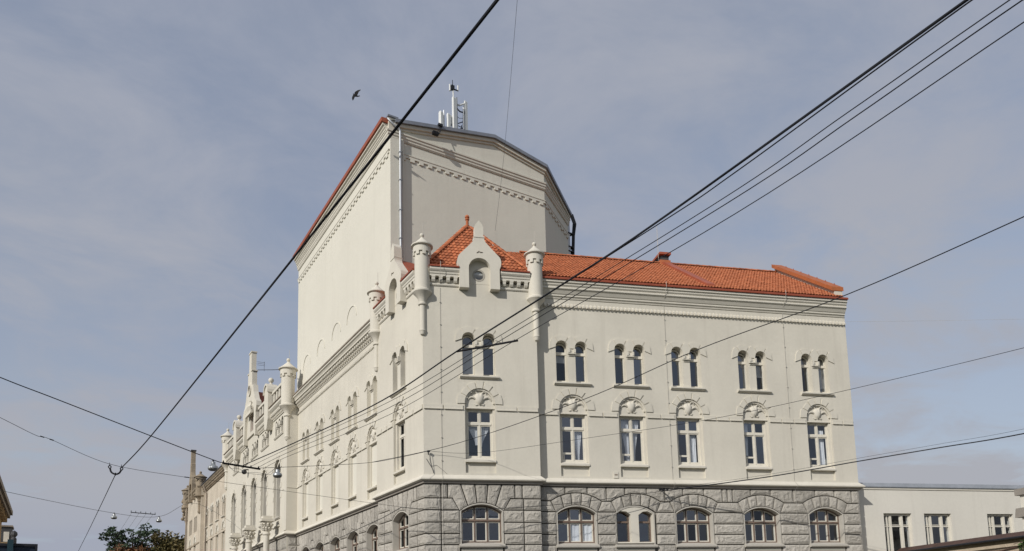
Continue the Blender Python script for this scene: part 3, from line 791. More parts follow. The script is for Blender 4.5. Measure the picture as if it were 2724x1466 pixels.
# long roof over the right front
RW0, RZ0, RW1, RZ1 = PR-.32, 16.64, 5.0, 20.24
mb = MB(); mb.prism([(RW0, RZ0-.04), (RW1, RZ1-.04), (10.2, 16.6), (10.2, 16.4), (RW1, RZ1-.3), (RW0, RZ0-.12)], 3.0, REND-.1)
mb.v = [(y, x, z) for x, y, z in mb.v]; RF = P('main_roof', mb, 'tile_field', FR)
tw_, tl_ = .155, .30
sl = Vector((0, RW1-RW0, RZ1-RZ0)); ls = sl.length; sl.normalize()
base = tile_mb(tw_, tl_); big = MB()
rows = int(ls/tl_)+1
for r in range(rows):
    u = 3.6+(r % 2)*tw_*.0
    while u < REND-.32:
        o = Vector((u, RW0, RZ0))+sl*(r*ls/rows)
        mtx = basis(o+Vector((0, 0, random.uniform(-.004, .006))), (1, 0, random.uniform(-.02, .02)), sl+Vector((0, 0, random.uniform(-.03, .03))))
        big.add([mtx @ Vector(p) for p in base.v], base.f); u += tw_
f_ = obj('roof_tile_field', big, 'tile_field', RF, smooth=40); f_['kind'] = 'stuff'
# ridge tiles
mb = MB(); hp = [(math.cos(a)*.12, math.sin(a)*.10) for a in [PI*i/6 for i in range(7)]]
def ridge_tile(ln):
    m_ = MB(); n = len(hp)
    m_.add([(x*1.08, 0, z*1.1) for x, z in hp]+[(x*.94, ln, z*.94) for x, z in hp], [(i, i+1, n+i+1, n+i) for i in range(n-1)]+[tuple(range(n))])
    return m_
rt_proto = None
u = 5.4
while u < REND-.6:
    M_ = FR @ basis((u, RW1, RZ1+.02), (0, 1, 0), (1, 0, 0))
    if rt_proto is None: rt_proto = obj('ridge_tile', ridge_tile(.4), 'tile', RF, basis((u, RW1, RZ1+.02), (0, -1, 0), (1, 0, 0)), smooth=50)
    else: clone(rt_proto, basis((u, RW1, RZ1+.02), (0, -1, 0), (1, 0, 0)))
    u += .36
# fire wall flashing across the roof, chimney on the ridge and the end parapet
def along_roof(u0, u1, h0, h1, t0=0.0, t1=1.0):
    o0 = Vector((0, RW0, RZ0))+sl*ls*t0; o1 = Vector((0, RW0, RZ0))+sl*ls*t1
    m_ = MB(); vs = []
    for o in (o0, o1):
        for u_, h in ((u0, h0), (u1, h0), (u1, h1), (u0, h1)): vs.append((u_, o.y, o.z+h))
    m_.add(vs, [(0,1,2,3), (4,7,6,5), (0,4,5,1), (1,5,6,2), (2,6,7,3), (3,7,4,0)]); return m_
P('fire_wall_cap', along_roof(13.15, 13.55, 0, .17, .02, 1.0), 'red_metal', FR)
mb = MB(); mb.box(13.02, 13.62, 4.85, 6.5, 20.0, 20.42); ch = P('ridge_chimney', mb, 'tile', FR)
obj('chimney_neck', MB().box(13.12, 13.56, 4.95, 6.4, 20.42, 20.72), 'slate', ch)
mb = MB(); mb.box(13.0, 13.64, 4.8, 6.6, 20.72, 20.84); obj('chimney_cap', mb, 'red_metal', ch)
P('end_parapet', along_roof(REND-.52, REND-.1, -.1, .26, .04, 1.02), 'plaster', FR)
P('parapet_coping', along_roof(REND-.66, REND-.04, .262, .46, .035, 1.03), 'coping', FR)
# snow-guard pegs on the coping
mb0 = None
for k in range(7):
    o = Vector((REND-.2, RW0, RZ0+.49))+sl*ls*(.12+k*.13)
    if mb0 is None: mb0 = P('coping_peg', MB().box(-.012, .012, -.012, .012, -.04, .06), 'red_metal', FR @ T3(*o))
    else: clone(mb0, FR @ T3(*o))
mb = MB(); mb.tube([(12.95, 4.9, 20.4), (12.95, 4.9, 22.3)], .012, 5); P('lightning_rod', mb, 'rod', FR)
mb = MB(); mb.box(6.62, 6.95, 5.0, 5.4, 20.2, 20.42); P('roof_vent', mb, 'brown_tile', FR)

# pyramid roof on the corner bay
PK = Vector(rp(2.35, 2.5, 20.05))
c00 = Vector((.0, .0, 16.72))+Vector((E.x+0, E.y+1, 0)).normalized()*.12
cR = Vector(rp(BW-.1, .12, 16.72)); cL = Vector((.12, BL-.1, 16.72)); cB = cR+(cL-c00)
mb = MB(); mb.add([c00, cR, cB, cL, PK], [(0,1,4), (1,2,4), (2,3,4), (3,0,4)]); mb.v = [(x, y, z-.05) for x, y, z in mb.v]
PV = P('pavilion_roof', mb, 'tile_field')
proto = None
def tile_tri(a, b, pk, single):
    global proto
    xa = (b-a).normalized(); mid = a+xa*((pk-a).dot(xa)); ya = (pk-mid); hgt_ = ya.length; ya.normalize(); wid = (b-a).length; foot = (pk-a).dot(xa)
    rows = 16; st = hgt_/rows; tw = .172; one = tile_mb(tw, st); allm = MB()
    for r in range(rows):
        f0 = (r+.35)/rows; x0 = foot*f0; x1 = wid-(wid-foot)*f0; x = x0+.02
        while x < x1-.08:
            o = a+xa*x+ya*(r*st)
            M_ = basis(o, xa+Vector((0, 0, random.uniform(-.03, .03))), ya+Vector((0, 0, random.uniform(-.025, .025))))
            if not single: allm.add([M_ @ Vector(p) for p in one.v], one.f)
            elif proto is None: proto = obj('roof_tile', one, 'tile', PV, M_, smooth=40)
            else: clone(proto, M_)
            x += tw
    if not single: obj('roof_tile_field', allm, 'tile_field', PV, smooth=40)['kind'] = 'stuff'
tile_tri(c00, cR, PK, True); tile_tri(cL, c00, PK, False)
hipt = None
for a in (c00, cR):
    d = (PK-a); n = int(d.length/.30); d.normalize()
    for k in range(n):
        M_ = basis(a+d*(k*.30)+Vector((0, 0, .02)), d.cross(Vector((0, 0, 1))), d)
        if hipt is None: hipt = obj('hip_tile', ridge_tile(.34), 'tile', PV, M_, smooth=50)
        else: clone(hipt, M_)
mb = MB(); mb.lathe([(.10, 19.95), (.12, 20.05), (.07, 20.1), (.065, 20.32), (.10, 20.36), (.10, 20.42), (.07, 20.44), (.11, 20.48), (.09, 20.56), (.02, 20.62)], PK.x, PK.y, 14); obj('roof_finial', mb, 'tile', PV, smooth=35)

# ------------------------------------------------------------------ stage tower
TX0, TY0, TX1, TX2, TY1, TY2 = .62, 5.12, 10.05, 13.45, 7.55, 21.5
plan = [(TX0, TY0), (TX1, TY0), (TX2, TY1), (TX2, TY2), (TX0, TY2)]
ZR = lambda x: 27.98-.196*abs(x-6.7)
mb = MB(); n = 5
pts = plan
zt = [26.25]*5
mb.add([(x, y, 8) for x, y in pts]+[(x, y, 26.3) for x, y in pts], [(i, (i+1)%n, n+(i+1)%n, n+i) for i in range(n)]+[(0,1,2,3,4)])
P('stage_tower', mb, 'tower_plaster')
# pediment walls and roof
ridge_y0 = TY0
mb = MB(); ft = [(TX0, TY0), (6.7, TY0), (TX1, TY0), (TX2, TY1), (TX2, TY2), (6.7, TY2), (TX0, TY2)]
n = len(ft); mb.add([(x, y, 26.2) for x, y in ft]+[(x, y, ZR(x)-.12) for x, y in ft], [(i, (i+1)%n, n+(i+1)%n, n+i) for i in range(n)])
P('tower_attic', mb, 'tower_plaster')
def edge_strip(path, o0, o1, z0, z1):
    """strip that follows the sloping roof edge over plan points"""
    m_ = MB(); k = len(path); m_v = []
    for i, (x, y) in enumerate(path):
        def nr(a, c): l = math.hypot(c[0]-a[0], c[1]-a[1]); return ((c[1]-a[1])/l, -(c[0]-a[0])/l)
        ns = []
        if i > 0: ns.append(nr(path[i-1], path[i]))
        if i < k-1: ns.append(nr(path[i], path[i+1]))
        if len(ns) == 2: q = 1+ns[0][0]*ns[1][0]+ns[0][1]*ns[1][1]; mx_, my_ = (ns[0][0]+ns[1][0])/q, (ns[0][1]+ns[1][1])/q
        else: mx_, my_ = ns[0]
        z = ZR(x)
        for o, zz in ((o0, z0), (o1, z0), (o1, z1), (o0, z1)): m_v.append((x+mx_*o, y+my_*o, z+zz))
    fs = []
    for i in range(k-1):
        for j in range(4): fs.append((i*4+j, i*4+(j+1)%4, (i+1)*4+(j+1)%4, (i+1)*4+j))
    fs += [(0,1,2,3), tuple((k-1)*4+j for j in (3,2,1,0))]
    return m_.add(m_v, fs)
fe = [(TX0+.25, TY0), (6.7, TY0), (TX1, TY0), (TX2, TY1), (TX2, TY1+9)]
P('rake_moulding', edge_strip(fe, -.1, .07, -.46, -.34), 'trim')
P('rake_cornice', edge_strip(fe, -.1, .16, -.335, -.16), 'trim')
P('roof_edge', edge_strip(fe, -.4, .27, -.155, .03), 'grey_metal')
mb = MB(); rfp = [(TX0-.1, TY0-.2), (6.7, TY0-.2), (TX1, TY0-.2), (TX2+.2, TY1), (TX2+.2, TY2), (6.7, TY2), (TX0-.1, TY2)]
vs = [(x, y, ZR(x)-.03) for x, y in rfp]; mb.add(vs, [(0, 1, 5, 6), (1, 2, 3, 4, 5)]); P('tower_roof', mb, 'grey_metal')
# cornice on the long left side, red gutter on top
lp = [(TX0, TY2), (TX0, TY0), (TX0+.2, TY0)]
P('tower_cornice', MB().sweep([(TX0, TY2), (TX0, TY0), (TX1, TY0), (TX2, TY1), (TX2, TY2)], [(-.2, 26.28), (.16, 26.28), (.16, 26.20), (.12, 26.16), (.12, 26.06), (.08, 26.0), (.08, 25.93), (.04, 25.86), (-.2, 25.86)]), 'trim')
P('tower_eaves', MB().sweep([(TX0, TY2), (TX0, TY0+.02)], [(-.3, 26.62), (.34, 26.62), (.34, 26.54), (.25, 26.48), (.25, 26.42), (.19, 26.36), (.19, 26.282), (-.3, 26.282)]), 'trim')
P('tower_gutter', MB().sweep([(TX0, TY2), (TX0, TY0-.05)], [(-.3, 26.63), (.36, 26.63), (.42, 26.66), (.44, 26.84), (.38, 26.86), (-.3, 26.9)]), 'red_metal')
mb = MB(); mb.box(TX0-.08, TX0+.36, TY0-.14, TY0+.3, 26.30, 26.93); cb = P('corner_block', mb, 'trim')
obj('block_cap', MB().box(TX0-.14, TX0+.42, TY0-.2, TY0+.3, 26.932, 27.02), 'grey_metal', cb)
# frieze with a crenellated lower edge
def crenel(path, th, z1, z0, zt, pitch):
    mb = MB()
    for a, b in zip(path, path[1:]):
        d = Vector((b[0]-a[0], b[1]-a[1], 0)); L = d.length; d.normalize(); o = Vector((d.y, -d.x, 0))
        n_ = max(1, round(L/pitch)); st = L/n_; poly = [(0, z1), (0, z0)]
        for k in range(n_):
            poly += [(k*st+st*.28, z0), (k*st+st*.28, zt), (k*st+st*.75, zt), (k*st+st*.75, z0)] if k < n_ else []
        poly += [(L, z0), (L, z1)]
        m2 = MB(); m2.prism(poly, -th, .02)
        M_ = Matrix(((d.x, -o.x, 0, a[0]), (d.y, -o.y, 0, a[1]), (0, 0, 1, 0), (0, 0, 0, 1)))
        mb.add([M_ @ Vector(p) for p in m2.v], m2.f)
    return mb
FRZ = [(TX0-.001, TY2), (TX0, TY0), (TX1, TY0), (TX2, TY1), (TX2+.001, TY2)]
P('crenellated_frieze', crenel(FRZ, .055, 25.2, 25.07, 24.92, .5), 'tower_plaster')
P('frieze_moulding', MB().sweep(FRZ, [(-.1, 25.25), (.075, 25.25), (.075, 25.202), (-.1, 25.202)]), 'trim')
P('corner_pilaster', MB().box(TX0+.002, TX0+.74, TY0-.14, TY0+.1, 8, 25.86), 'tower_plaster')
# blind arches on the tower's long side
ba = None
for y in (10.6, 13.25, 16.2, 19.2):
    if ba is None:
        lo = arc(0, 18.3, .80, 0, 180, 16); li = arc(0, 18.3, .75, 0, 180, 16)
        mb = MB()
        for i in range(16): mb.prism([lo[i], lo[i+1], li[i+1], li[i]], -.035, .02)
        ba = P('blind_arch', mb, 'tower_plaster', FL @ T3(-y, TX0))
    else: clone(ba, FL @ T3(-y, TX0))
# down pipe at the tower corner
mb = MB(); mb.tube([(TX0+.5, TY0-.22, 19.4), (TX0+.5, TY0-.22, 26.28)], .055, 10); dp = P('down_pipe', mb, 'zinc', smooth=50)
mb = MB(); mb.tube([(TX0+.5, TY0-.22, 26.27), (TX0+.42, TY0-.23, 26.42), (TX0+.1, TY0-.24, 26.52), (TX0-.1, TY0-.2, 26.72), (TX0-.12, TY0-.1, 26.84)], .05, 8); obj('pipe_bend', mb, 'zinc', dp, smooth=50)
for z in (20.5, 22.0, 23.6, 25.1): obj('pipe_clip', MB().box(TX0+.43, TX0+.57, TY0-.285, TY0-.15, z, z+.035), 'grey_metal', dp)
mb = MB(); mb.tube([(TX0+.66, TY0-.16, 17.5), (TX0+.66, TY0-.16, 25.3)], .012, 5); P('lightning_conductor', mb, 'rod')

# ------------------------------------------------------------------ middle block of the left front
def arch_hole(c, hw, z0, zs): return [(c-hw, z0), (c+hw, z0)]+arc(c, zs, hw, 0, 180, 12)
TC = [22.9, 26.7, 30.0, 33.4, 37.4]; TRI = [22.6, 26.5, 29.8, 33.0, 36.6, 39.2]
hs = [arch_hole(-c, .86, 8.75, 11.9) for c in TC]
for c in TRI[:5]: hs += [arch_hole(-c-d, .26, 14.42, 15.28) for d in (-.78, 0, .78)]
wall('middle_wall', FL, -GEND, -LEND, ZP, 16.4, GX, GX+.6, hs, 'plaster')
wall('middle_return', FL, -LEND-.02, -LEND+.003, 0, 16.4, GX+.003, PL+.5, [], 'plaster')
wall('middle_return', FL, -GEND-.003, -GEND+.4, 0, 16.4, GX+.6, PL+.5, [], 'plaster')
wall('base_wall', FL, -GEND, -LEND-.03, 0, ZP-.1, GX+.06, GX+.6, [], 'stone_wall')
P('room_lining', MB().box(-GEND+.2, -LEND-.2, 1.6, 1.7, 7, 16.2), 'interior', FL)
GP = [(PL, GEND), (GX, GEND), (GX, LEND), (PL, LEND)]
P('plinth_band', MB().sweep(GP, [(-.2, 7.62), (.02, 7.62), (.17, 7.47), (.20, 7.45), (.20, 7.40), (.13, 7.36), (-.2, 7.36)]), 'trim')
P('base_moulding', MB().sweep(GP, [(-.2, 7.355), (.10, 7.355), (.06, 7.31), (.06, 7.27), (-.2, 7.27)]), 'granite_top')
P('string_course', MB().sweep([(GX, LEND+1.2), (GX, LEND), (PL-.05, LEND)], [(-.1, 10.42), (.03, 10.42), (.03, 10.46), (.015, 10.47), (.015, 10.6), (-.1, 10.6)]), 'plaster')
# stones of the middle base that show beside the pier
for k in range(7):
    y = LEND+.02+k*.62
    stone([(-y-.6, 6.5), (-y, 6.5), (-y, 7.25), (-y-.6, 7.25)], FL, GX+.06)
for z1, z0 in zip(ZC, ZC[1:4]):
    mb_ = stone([(GX+.06, z0), (PL+.02, z0), (PL+.02, z1), (GX+.06, z1)], Matrix(((1, 0, 0, 0), (0, 1, 0, LEND), (0, 0, 1, 0), (0, 0, 0, 1))), 0.0)
def tall_window():
    mb = MB(); y0 = .38
    mb.prism([(-.855, 8.76), (.855, 8.76)]+arc(0, 11.9, .855, 0, 180, 12), y0, y0+.08, [[(-.79, 8.83), (-.04, 8.83), (-.04, 12.6), (-.5, 12.5), (-.79, 11.9)], [(.04, 8.83), (.79, 8.83), (.79, 11.9), (.5, 12.5), (.04, 12.6)]])
    mb.box(-.79, .79, y0-.02, y0+.06, 10.95, 11.06)
    wd = P('tall_window', mb, 'frame')
    for s in (-1, 1): pane(wd, [(s*.04, 8.83), (s*.79, 8.83), (s*.79, 11.9), (s*.5, 12.5), (s*.04, 12.6)], y0+.04)
    mb = MB()
    for s in (-1, 1): mb.box(s*.70-.06, s*.70+.06, .12, .38, 8.9, 11.9)
    lo = arc(0, 11.9, .76, 0, 180, 12); li = arc(0, 11.9, .64, 0, 180, 12)
    for i in range(12): mb.prism([lo[i], lo[i+1], li[i+1], li[i]], .12, .38)
    obj('colonnette', mb, 'trim', wd)
    mb = MB(); mb.extr([(-.12, 8.70), (-.12, 8.76), (.3, 8.9), (.3, 8.62), (-.04, 8.62)], -.95, .95); obj('sill', mb, 'stone_trim', wd)
    mb = MB(); mb.extr([(-.10, 8.12), (-.10, 8.2), (.1, 8.3), (.1, 8.05)], -.9, .9); obj('lower_sill', mb, 'trim', wd)
    # notched quoins beside the jambs
    for s in (-1, 1):
        for z in (10.0, 10.7, 11.4):
            mb = MB(); mb.box(min(s*.87, s*1.15), max(s*.87, s*1.15), -.03, .02, z, z+.32); obj('quoin', mb, 'plaster', wd)
    for a0, a1 in ((10, 30), (36, 58), (64, 84), (96, 116), (122, 144), (150, 170)):
        mb = MB(); mb.prism(arc(0, 11.9, .87, a0, a1, 2)+arc(0, 11.9, 1.18, a1, a0, 2), -.03, .02); obj('arch_stone', mb, 'plaster', wd)
    return wd
def triple_window():
    mb = MB()
    for d in (-.78, 0, .78): mb.prism([(d-.255, 14.43), (d+.255, 14.43)]+arc(d, 15.28, .255, 0, 180, 8), .3, .36, [[(d-.2, 14.48), (d+.2, 14.48)]+arc(d, 15.28, .2, 0, 180, 8)])
    wd = P('triple_window', mb, 'frame')
    for d in (-.78, 0, .78): pane(wd, [(d-.205, 14.47), (d+.205, 14.47)]+arc(d, 15.28, .205, 0, 180, 8), .33)
    mb = MB(); mb.extr([(-.1, 14.36), (-.1, 14.40), (.03, 14.44), (.03, 14.28), (-.05, 14.28)], -1.15, 1.15); obj('sill', mb, 'trim', wd)
    mb = MB()
    for d in (-.39, .39): mb.box(d-.16, d+.16, -.1, .02, 15.02, 15.3); mb.box(d-.1, d+.1, -.06, .02, 14.92, 15.02)
    obj('capital', mb, 'trim', wd)
    return wd
tw0 = tall_window(); tw0.matrix_local = FL @ T3(-TC[0], GX)
for c in TC[1:]: clone(tw0, FL @ T3(-c, GX))
tr0 = triple_window(); tr0.matrix_local = FL @ T3(-TRI[0], GX)
for c in TRI[1:5]: clone(tr0, FL @ T3(-c, GX))
turret(GX-.02, LEND+.12, zs=1.22, z0=.28, rs=1.32)
turret(GX-.02, GEND-.12, zs=1.22, z0=.28, rs=1.32)
P('pier', MB().box(-LEND-.65, -LEND-.002, GX-.05, GX+.3, ZP+.25, 15.3), 'plaster', FL)
# cornice in stretches between turret, pinnacles and gable
PIN = [24.7, 35.4]; GC = 30.5
for a, b in ((LEND+.3, PIN[0]-.55), (PIN[0]+.55, 28.3), (32.6, PIN[1]-.55), (PIN[1]+.55, GEND-.3)):
    mb = MB(); mb.extr([(GX-.36, 16.40), (GX-.36, 16.52), (GX-.3, 16.6), (GX+.5, 16.6), (GX+.5, 16.14), (GX-.2, 16.14), (GX-.2, 16.22), (GX-.28, 16.3)], -b, -a); P('main_cornice', mb, 'trim', FL)
    mb = MB(); mb.extr([(GX-.40, 16.605), (GX-.40, 16.66), (GX+.4, 16.72), (GX+.4, 16.605)], -b, -a); P('cornice_flashing', mb, 'house_trim', FL)
    mb = MB(); y = a+.2
    while y < b-.05:
        mb.box(-y-.09, -y+.09, GX-.22, GX+.02, 15.98, 16.14); mb.box(-y-.07, -y+.07, GX-.14, GX+.02, 15.80, 15.98); y += .33
    P('dentil_course', mb, 'trim', FL)['kind'] = 'stuff'
    mb = MB(); mb.box(-b, -a, GX-.06, GX+.02, 15.70, 15.795); P('bed_moulding', mb, 'trim', FL)
    # balustrade
    mb = MB(); mb.box(-b, -a, GX-.16, GX+.12, 17.62, 17.80); bl = P('balustrade', mb, 'trim', FL)
    obj('lower_rail', MB().box(-b, -a, GX-.12, GX+.10, 16.75, 16.95), 'trim', bl)
    n_ = max(3, int((b-a)/.62)); 
    for k in range(n_):
        y = a+(k+.5)*(b-a)/n_; obj('baluster', MB().box(-y-.13, -y+.13, GX-.10, GX+.08, 16.95, 17.62), 'trim', bl)
for c in PIN:
    mb = MB(); mb.prism([(-c-.55, 15.9), (-c-.25, 15.2), (-c+.25, 15.2), (-c+.55, 15.9), (-c+.55, 17.9)]+arc(-c, 17.9, .55, 0, 180, 10)[1:-1]+[(-c-.55, 17.9)], GX-.42, GX+.2)
    pn = P('pinnacle', mb, 'trim', FL)
    mb = MB(); lo = arc(-c, 17.9, .64, -8, 188, 10); li = arc(-c, 17.9, .50, -8, 188, 10)
    for i in range(10): mb.prism([lo[i], lo[i+1], li[i+1], li[i]], GX-.5, GX+.24)
    obj('hood', mb, 'trim', pn)
    mb = MB(); mb.lathe([(.2, 18.4), (.16, 18.55), (.08, 18.62), (.08, 18.68), (.02, 18.7)], -c, GX-.1, 12); mb.sphere((-c, GX-.1, 18.84), .19, 12, 8); obj('ball', mb, 'trim', pn, smooth=50)
# the tall stepped gable
half = [(2.05, 15.75), (1.75, 15.75), (1.75, 17.3), (1.95, 17.6), (2.25, 18.1), (2.2, 18.45), (1.75, 18.75), (1.35, 19.3), (1.1, 19.9), (.85, 19.95), (.85, 21.1), (.5, 21.1), (.5, 22.45), (.55, 22.5), (.55, 22.68)]
poly = [(x, z) for x, z in half]+[(-x, z) for x, z in half[::-1]]
# hollow between the legs becomes the recessed wall behind
poly = [(1.75, 15.75), (2.1, 15.75), (2.1, 17.5), (2.35, 17.95), (2.3, 18.3), (1.75, 18.65), (1.3, 19.3), (1.1, 19.9), (.72, 19.95), (.70, 21.05), (.38, 21.1), (.38, 22.68), (-.38, 22.68), (-.38, 21.1), (-.70, 21.05), (-.72, 19.95), (-1.1, 19.9), (-1.3, 19.3), (-1.75, 18.65), (-2.3, 18.3), (-2.35, 17.95), (-2.1, 17.5), (-2.1, 15.75), (-1.75, 15.75)]+arc(0, 17.3, 1.55, 170, 10, 10)
mb = MB(); mb.prism([(x-GC, z) for x, z in poly], GX-.32, GX+.05, [arc(-GC, 19.75, .33, 0, 360, 14)[:-1]]); gb = P('stepped_gable', mb, 'trim', FL)
mb = MB(); mb.prism([(-GC-1.74, 16.2), (-GC+1.74, 16.2), (-GC+1.74, 17.4), (-GC+1.4, 18.3), (-GC+.6, 18.95), (-GC-.6, 18.95), (-GC-1.4, 18.3), (-GC-1.74, 17.4)], GX-.12, GX+.1, [arch_hole(-GC, .5, 16.5, 17.5)]); obj('gable_field', mb, 'plaster', gb)
pane(gb, arch_hole(-GC, .52, 16.5, 17.5), GX+.05)
ring = arc(-GC, 19.75, .50, 0, 360, 16)[:-1]
mb = MB(); mb.prism(ring, GX-.40, GX-.3, [arc(-GC, 19.75, .34, 0, 360, 14)[:-1]]); obj('oculus_ring', mb, 'trim', gb)
mb = MB()
for k in range(9):
    a = -.9+k*.225; mb.tube([(-GC+a, GX-.36, 17.75+.25*math.cos(a)), (-GC+a*1.1, GX-.46, 18.05+.25*math.cos(a)), (-GC+a*1.05, GX-.40, 18.4+.3*math.cos(a))], [.1, .09, .03], 6)
mb.box(-GC-1.0, -GC+1.0, GX-.45, GX-.3, 17.7, 17.95)
obj('crown_ornament', mb, 'trim', gb)
for z, h_ in ((22.68, .44), (21.1, .78)):
    mb = MB(); 
    if z > 22: mb.box(-GC-h_, -GC+h_, GX-.36, GX+.09, z, z+.10)
    else:
        for s in (-1, 1): mb.box(-GC+min(s*.39, s*h_), -GC+max(s*.39, s*h_), GX-.36, GX+.09, z, z+.09)
    obj('step_coping', mb, 'trim', gb)
mb = MB(); mb.prism([(-GC-2.3, 16.6), (-GC+2.3, 16.6), (-GC, 19.7)], GX+.14, 7); mr_ = P('gable_roof', mb, 'red_metal', FL)
P('middle_roof', MB().box(-GEND+.3, -LEND-.3, GX+.5, 9, 16.3, 16.7), 'grey_metal', FL)
mb = MB(); mb.tube([(GX+.05, 29.6, 21.15), (GX+.1, 25, 19.75), (GX+.1, LEND+.5, 18.5)], .022, 5); P('stay_wire', mb, 'cable')
mb = MB()
for z in (21.55, 21.68, 21.8): mb.tube([(GX+.0, 29.6, z), (GX+.55, 29.5, z-.02)], .012, 5)
mb.tube([(GX+.5, 29.5, 21.1), (GX+.5, 29.5, 21.85)], .014, 5); P('small_aerial', mb, 'wire_grey')
# porch columns with leafy capitals in front of the middle block
pc = None
for y, x in ((22.45, -1.0), (32.6, -1.0), (27.6, -1.0)):
    if pc is None:
        mb = MB(); mb.lathe([(.26, 0), (.26, .3), (.2, .36), (.19, 7.5), (.25, 7.55), (.25, 7.66), (.19, 7.7)], 0, 0, 16)
        pc = P('porch_column', mb, 'trim', T3(x, y), smooth=35)
        mb = MB(); mb.lathe([(.19, 7.7), (.22, 7.9), (.27, 8.2), (.36, 8.42)], 0, 0, 14)
        for k in range(10):
            a = 2*PI*k/10
            for r0_, z_ in ((.23, 7.85), (.29, 8.1)):
                a2 = a+(.3 if z_ > 8 else 0); mb.tube([(r0_*math.cos(a2), r0_*math.sin(a2), z_), ((r0_+.1)*math.cos(a2), (r0_+.1)*math.sin(a2), z_+.16), ((r0_+.15)*math.cos(a2), (r0_+.15)*math.sin(a2), z_+.1)], [.075, .07, .03], 6)
        obj('capital', mb, 'trim', pc)
        obj('abacus', MB().box(-.42, .42, -.42, .42, 8.42, 8.58), 'trim', pc)
        obj('plinth_block', MB().box(-.3, .3, -.3, .3, 8.58, 8.78), 'trim', pc)
    else: clone(pc, T3(x, y))

# ------------------------------------------------------------------ far wing: same design, weathered
FC = [45.3, 48.4, 51.5, 54.4]
hs = []
for c in FC: hs += [h_mid(-c)]+h_twin(-c)
wall('far_wall', FL, -FARB, -GEND, 0, 16.4, PL, PL+.45, hs, 'old_plaster')
for c in FC: clone(pm, FL @ T3(-c, PL)); clone(pt, FL @ T3(-c, PL))
P('room_lining', MB().box(-FARB, -GEND-.2, 1.8, 1.9, 4, 16.2), 'interior', FL)
P('far_cornice', MB().sweep([(PL, FARB), (PL, GEND)], [(-.2, 16.45), (.42, 16.45), (.42, 16.36), (.30, 16.22), (.30, 16.14), (.1, 16.0), (.1, 15.8), (-.2, 15.8)]), 'old_stone')
mb = MB(); y = GEND+.2
while y < FARB: mb.box(-y-.08, -y+.08, PL-.22, PL, 15.9, 16.14); y += .3
P('dentil_course', mb, 'old_stone', FL)['kind'] = 'stuff'
P('gutter', MB().sweep([(PL, FARB), (PL, GEND)], [(-.3, 16.46), (.48, 16.46), (.48, 16.56), (.40, 16.62), (-.3, 16.7)]), 'slate')
P('far_roof', MB().add([(PL-.2, GEND, 16.6), (PL-.2, FARB, 16.6), (5, FARB, 19.4), (5, GEND, 19.4)], [(0,1,2,3)]), 'slate')
P('string_course', MB().sweep([(PL, FARB), (PL, GEND)], [(-.1, 10.42), (.04, 10.42), (.04, 10.56), (-.1, 10.6)]), 'old_plaster')
mb = MB(); mb.tube([(PL-.12, FARB-1.9, 5), (PL-.12, FARB-1.9, 15.4), (PL-.3, FARB-1.9, 15.9), (PL-.4, FARB-1.9, 16.3)], .08, 8); P('down_pipe', mb, 'house_trim')
ht = []
for c in (59.2, 62.6):
    ht += [arch_hole(-c-d, .26, 11.9, 13.4) for d in (-.7, 0, .7)]
for c in (59.3, 62.6): ht.append(h_mid(-c))
wall('far_bay_wall', FL, -FARE, -FARB, 0, 16.5, 0, .5, ht, 'old_plaster')
wall('far_bay_return', FL, -FARB-.003, -FARB+.4, 0, 16.5, .003, PL+.4, [], 'old_plaster')
P('room_lining', MB().box(-FARE, -FARB-.2, 1.8, 1.9, 4, 16.2), 'interior', FL)
for c in (59.3, 62.6): clone(pm, FL @ T3(-c, 0))
wall('far_end_wall', FL, -FARE-.4, -FARE+.003, 0, 16.5, .01, 12, [], 'old_plaster')
P('string_course', MB().sweep([(0, FARE), (0, FARB), (PL, FARB)], [(-.1, 10.42), (.04, 10.42), (.04, 10.56), (-.1, 10.6)]), 'old_stone')
P('far_cornice', MB().sweep([(0, FARE), (0, FARB), (PL, FARB)], [(-.2, 16.5), (.40, 16.5), (.40, 16.4), (.26, 16.25), (.26, 16.1), (.08, 15.9), (-.2, 15.9)]), 'old_stone')
turret(-.05, FARB+.1, zs=1.0, rs=1.45, m='old_stone')
turret(-.05, FARE-.1, zs=1.0, rs=1.45, m='old_stone')
fg = 61.0
poly = [(-1.3, 15.6), (-.8, 15.6), (-.8, 17.0), (-.5, 17.5), (.5, 17.5), (.8, 17.0), (.8, 15.6), (1.3, 15.6), (1.3, 17.4), (.8, 18.2), (.4, 18.8), (.32, 19.8), (.22, 19.9), (.2, 21.3), (-.2, 21.3), (-.22, 19.9), (-.32, 19.8), (-.4, 18.8), (-.8, 18.2), (-1.3, 17.4)]
mb = MB(); mb.prism([(x-fg, z) for x, z in poly], -.4, .05); fgb = P('far_gable', mb, 'old_stone', FL)
obj('gable_cap', MB().box(-fg-.26, -fg+.26, -.45, .1, 21.3, 21.42), 'slate', fgb)
mb = MB(); mb.prism([(-fg-1.3, 15.9), (-fg+1.3, 15.9), (-fg+1.3, 17.3), (-fg, 18.2), (-fg-1.3, 17.3)], -.1, .24); obj('gable_field', mb, 'old_plaster', fgb)
mb = MB(); mb.add([(.0, FARB, 16.6), (0, FARE, 16.6), (3.2, FARE-2.5, 19.6), (3.2, FARB+2.5, 19.6), (5.5, FARE, 16.6), (5.5, FARB, 16.6)], [(0,1,2,3), (1,4,2), (0,3,5), (4,5,3,2)]); P('far_bay_roof', mb, 'slate')
# ledge ornaments clustered on the far corner
mb = MB()
for k in range(14): mb.sphere((-.35+random.uniform(-.15, .15), FARE+random.uniform(-.3, .3), 14.0+k*.18), random.uniform(.12, .22), 7, 5)
P('corner_carving', mb, 'old_stone')
mb = MB(); mb.tube([(-.15, FARE-.5, 4), (-.15, FARE-.5, 15.6)], .09, 8); P('down_pipe', mb, 'house_trim')

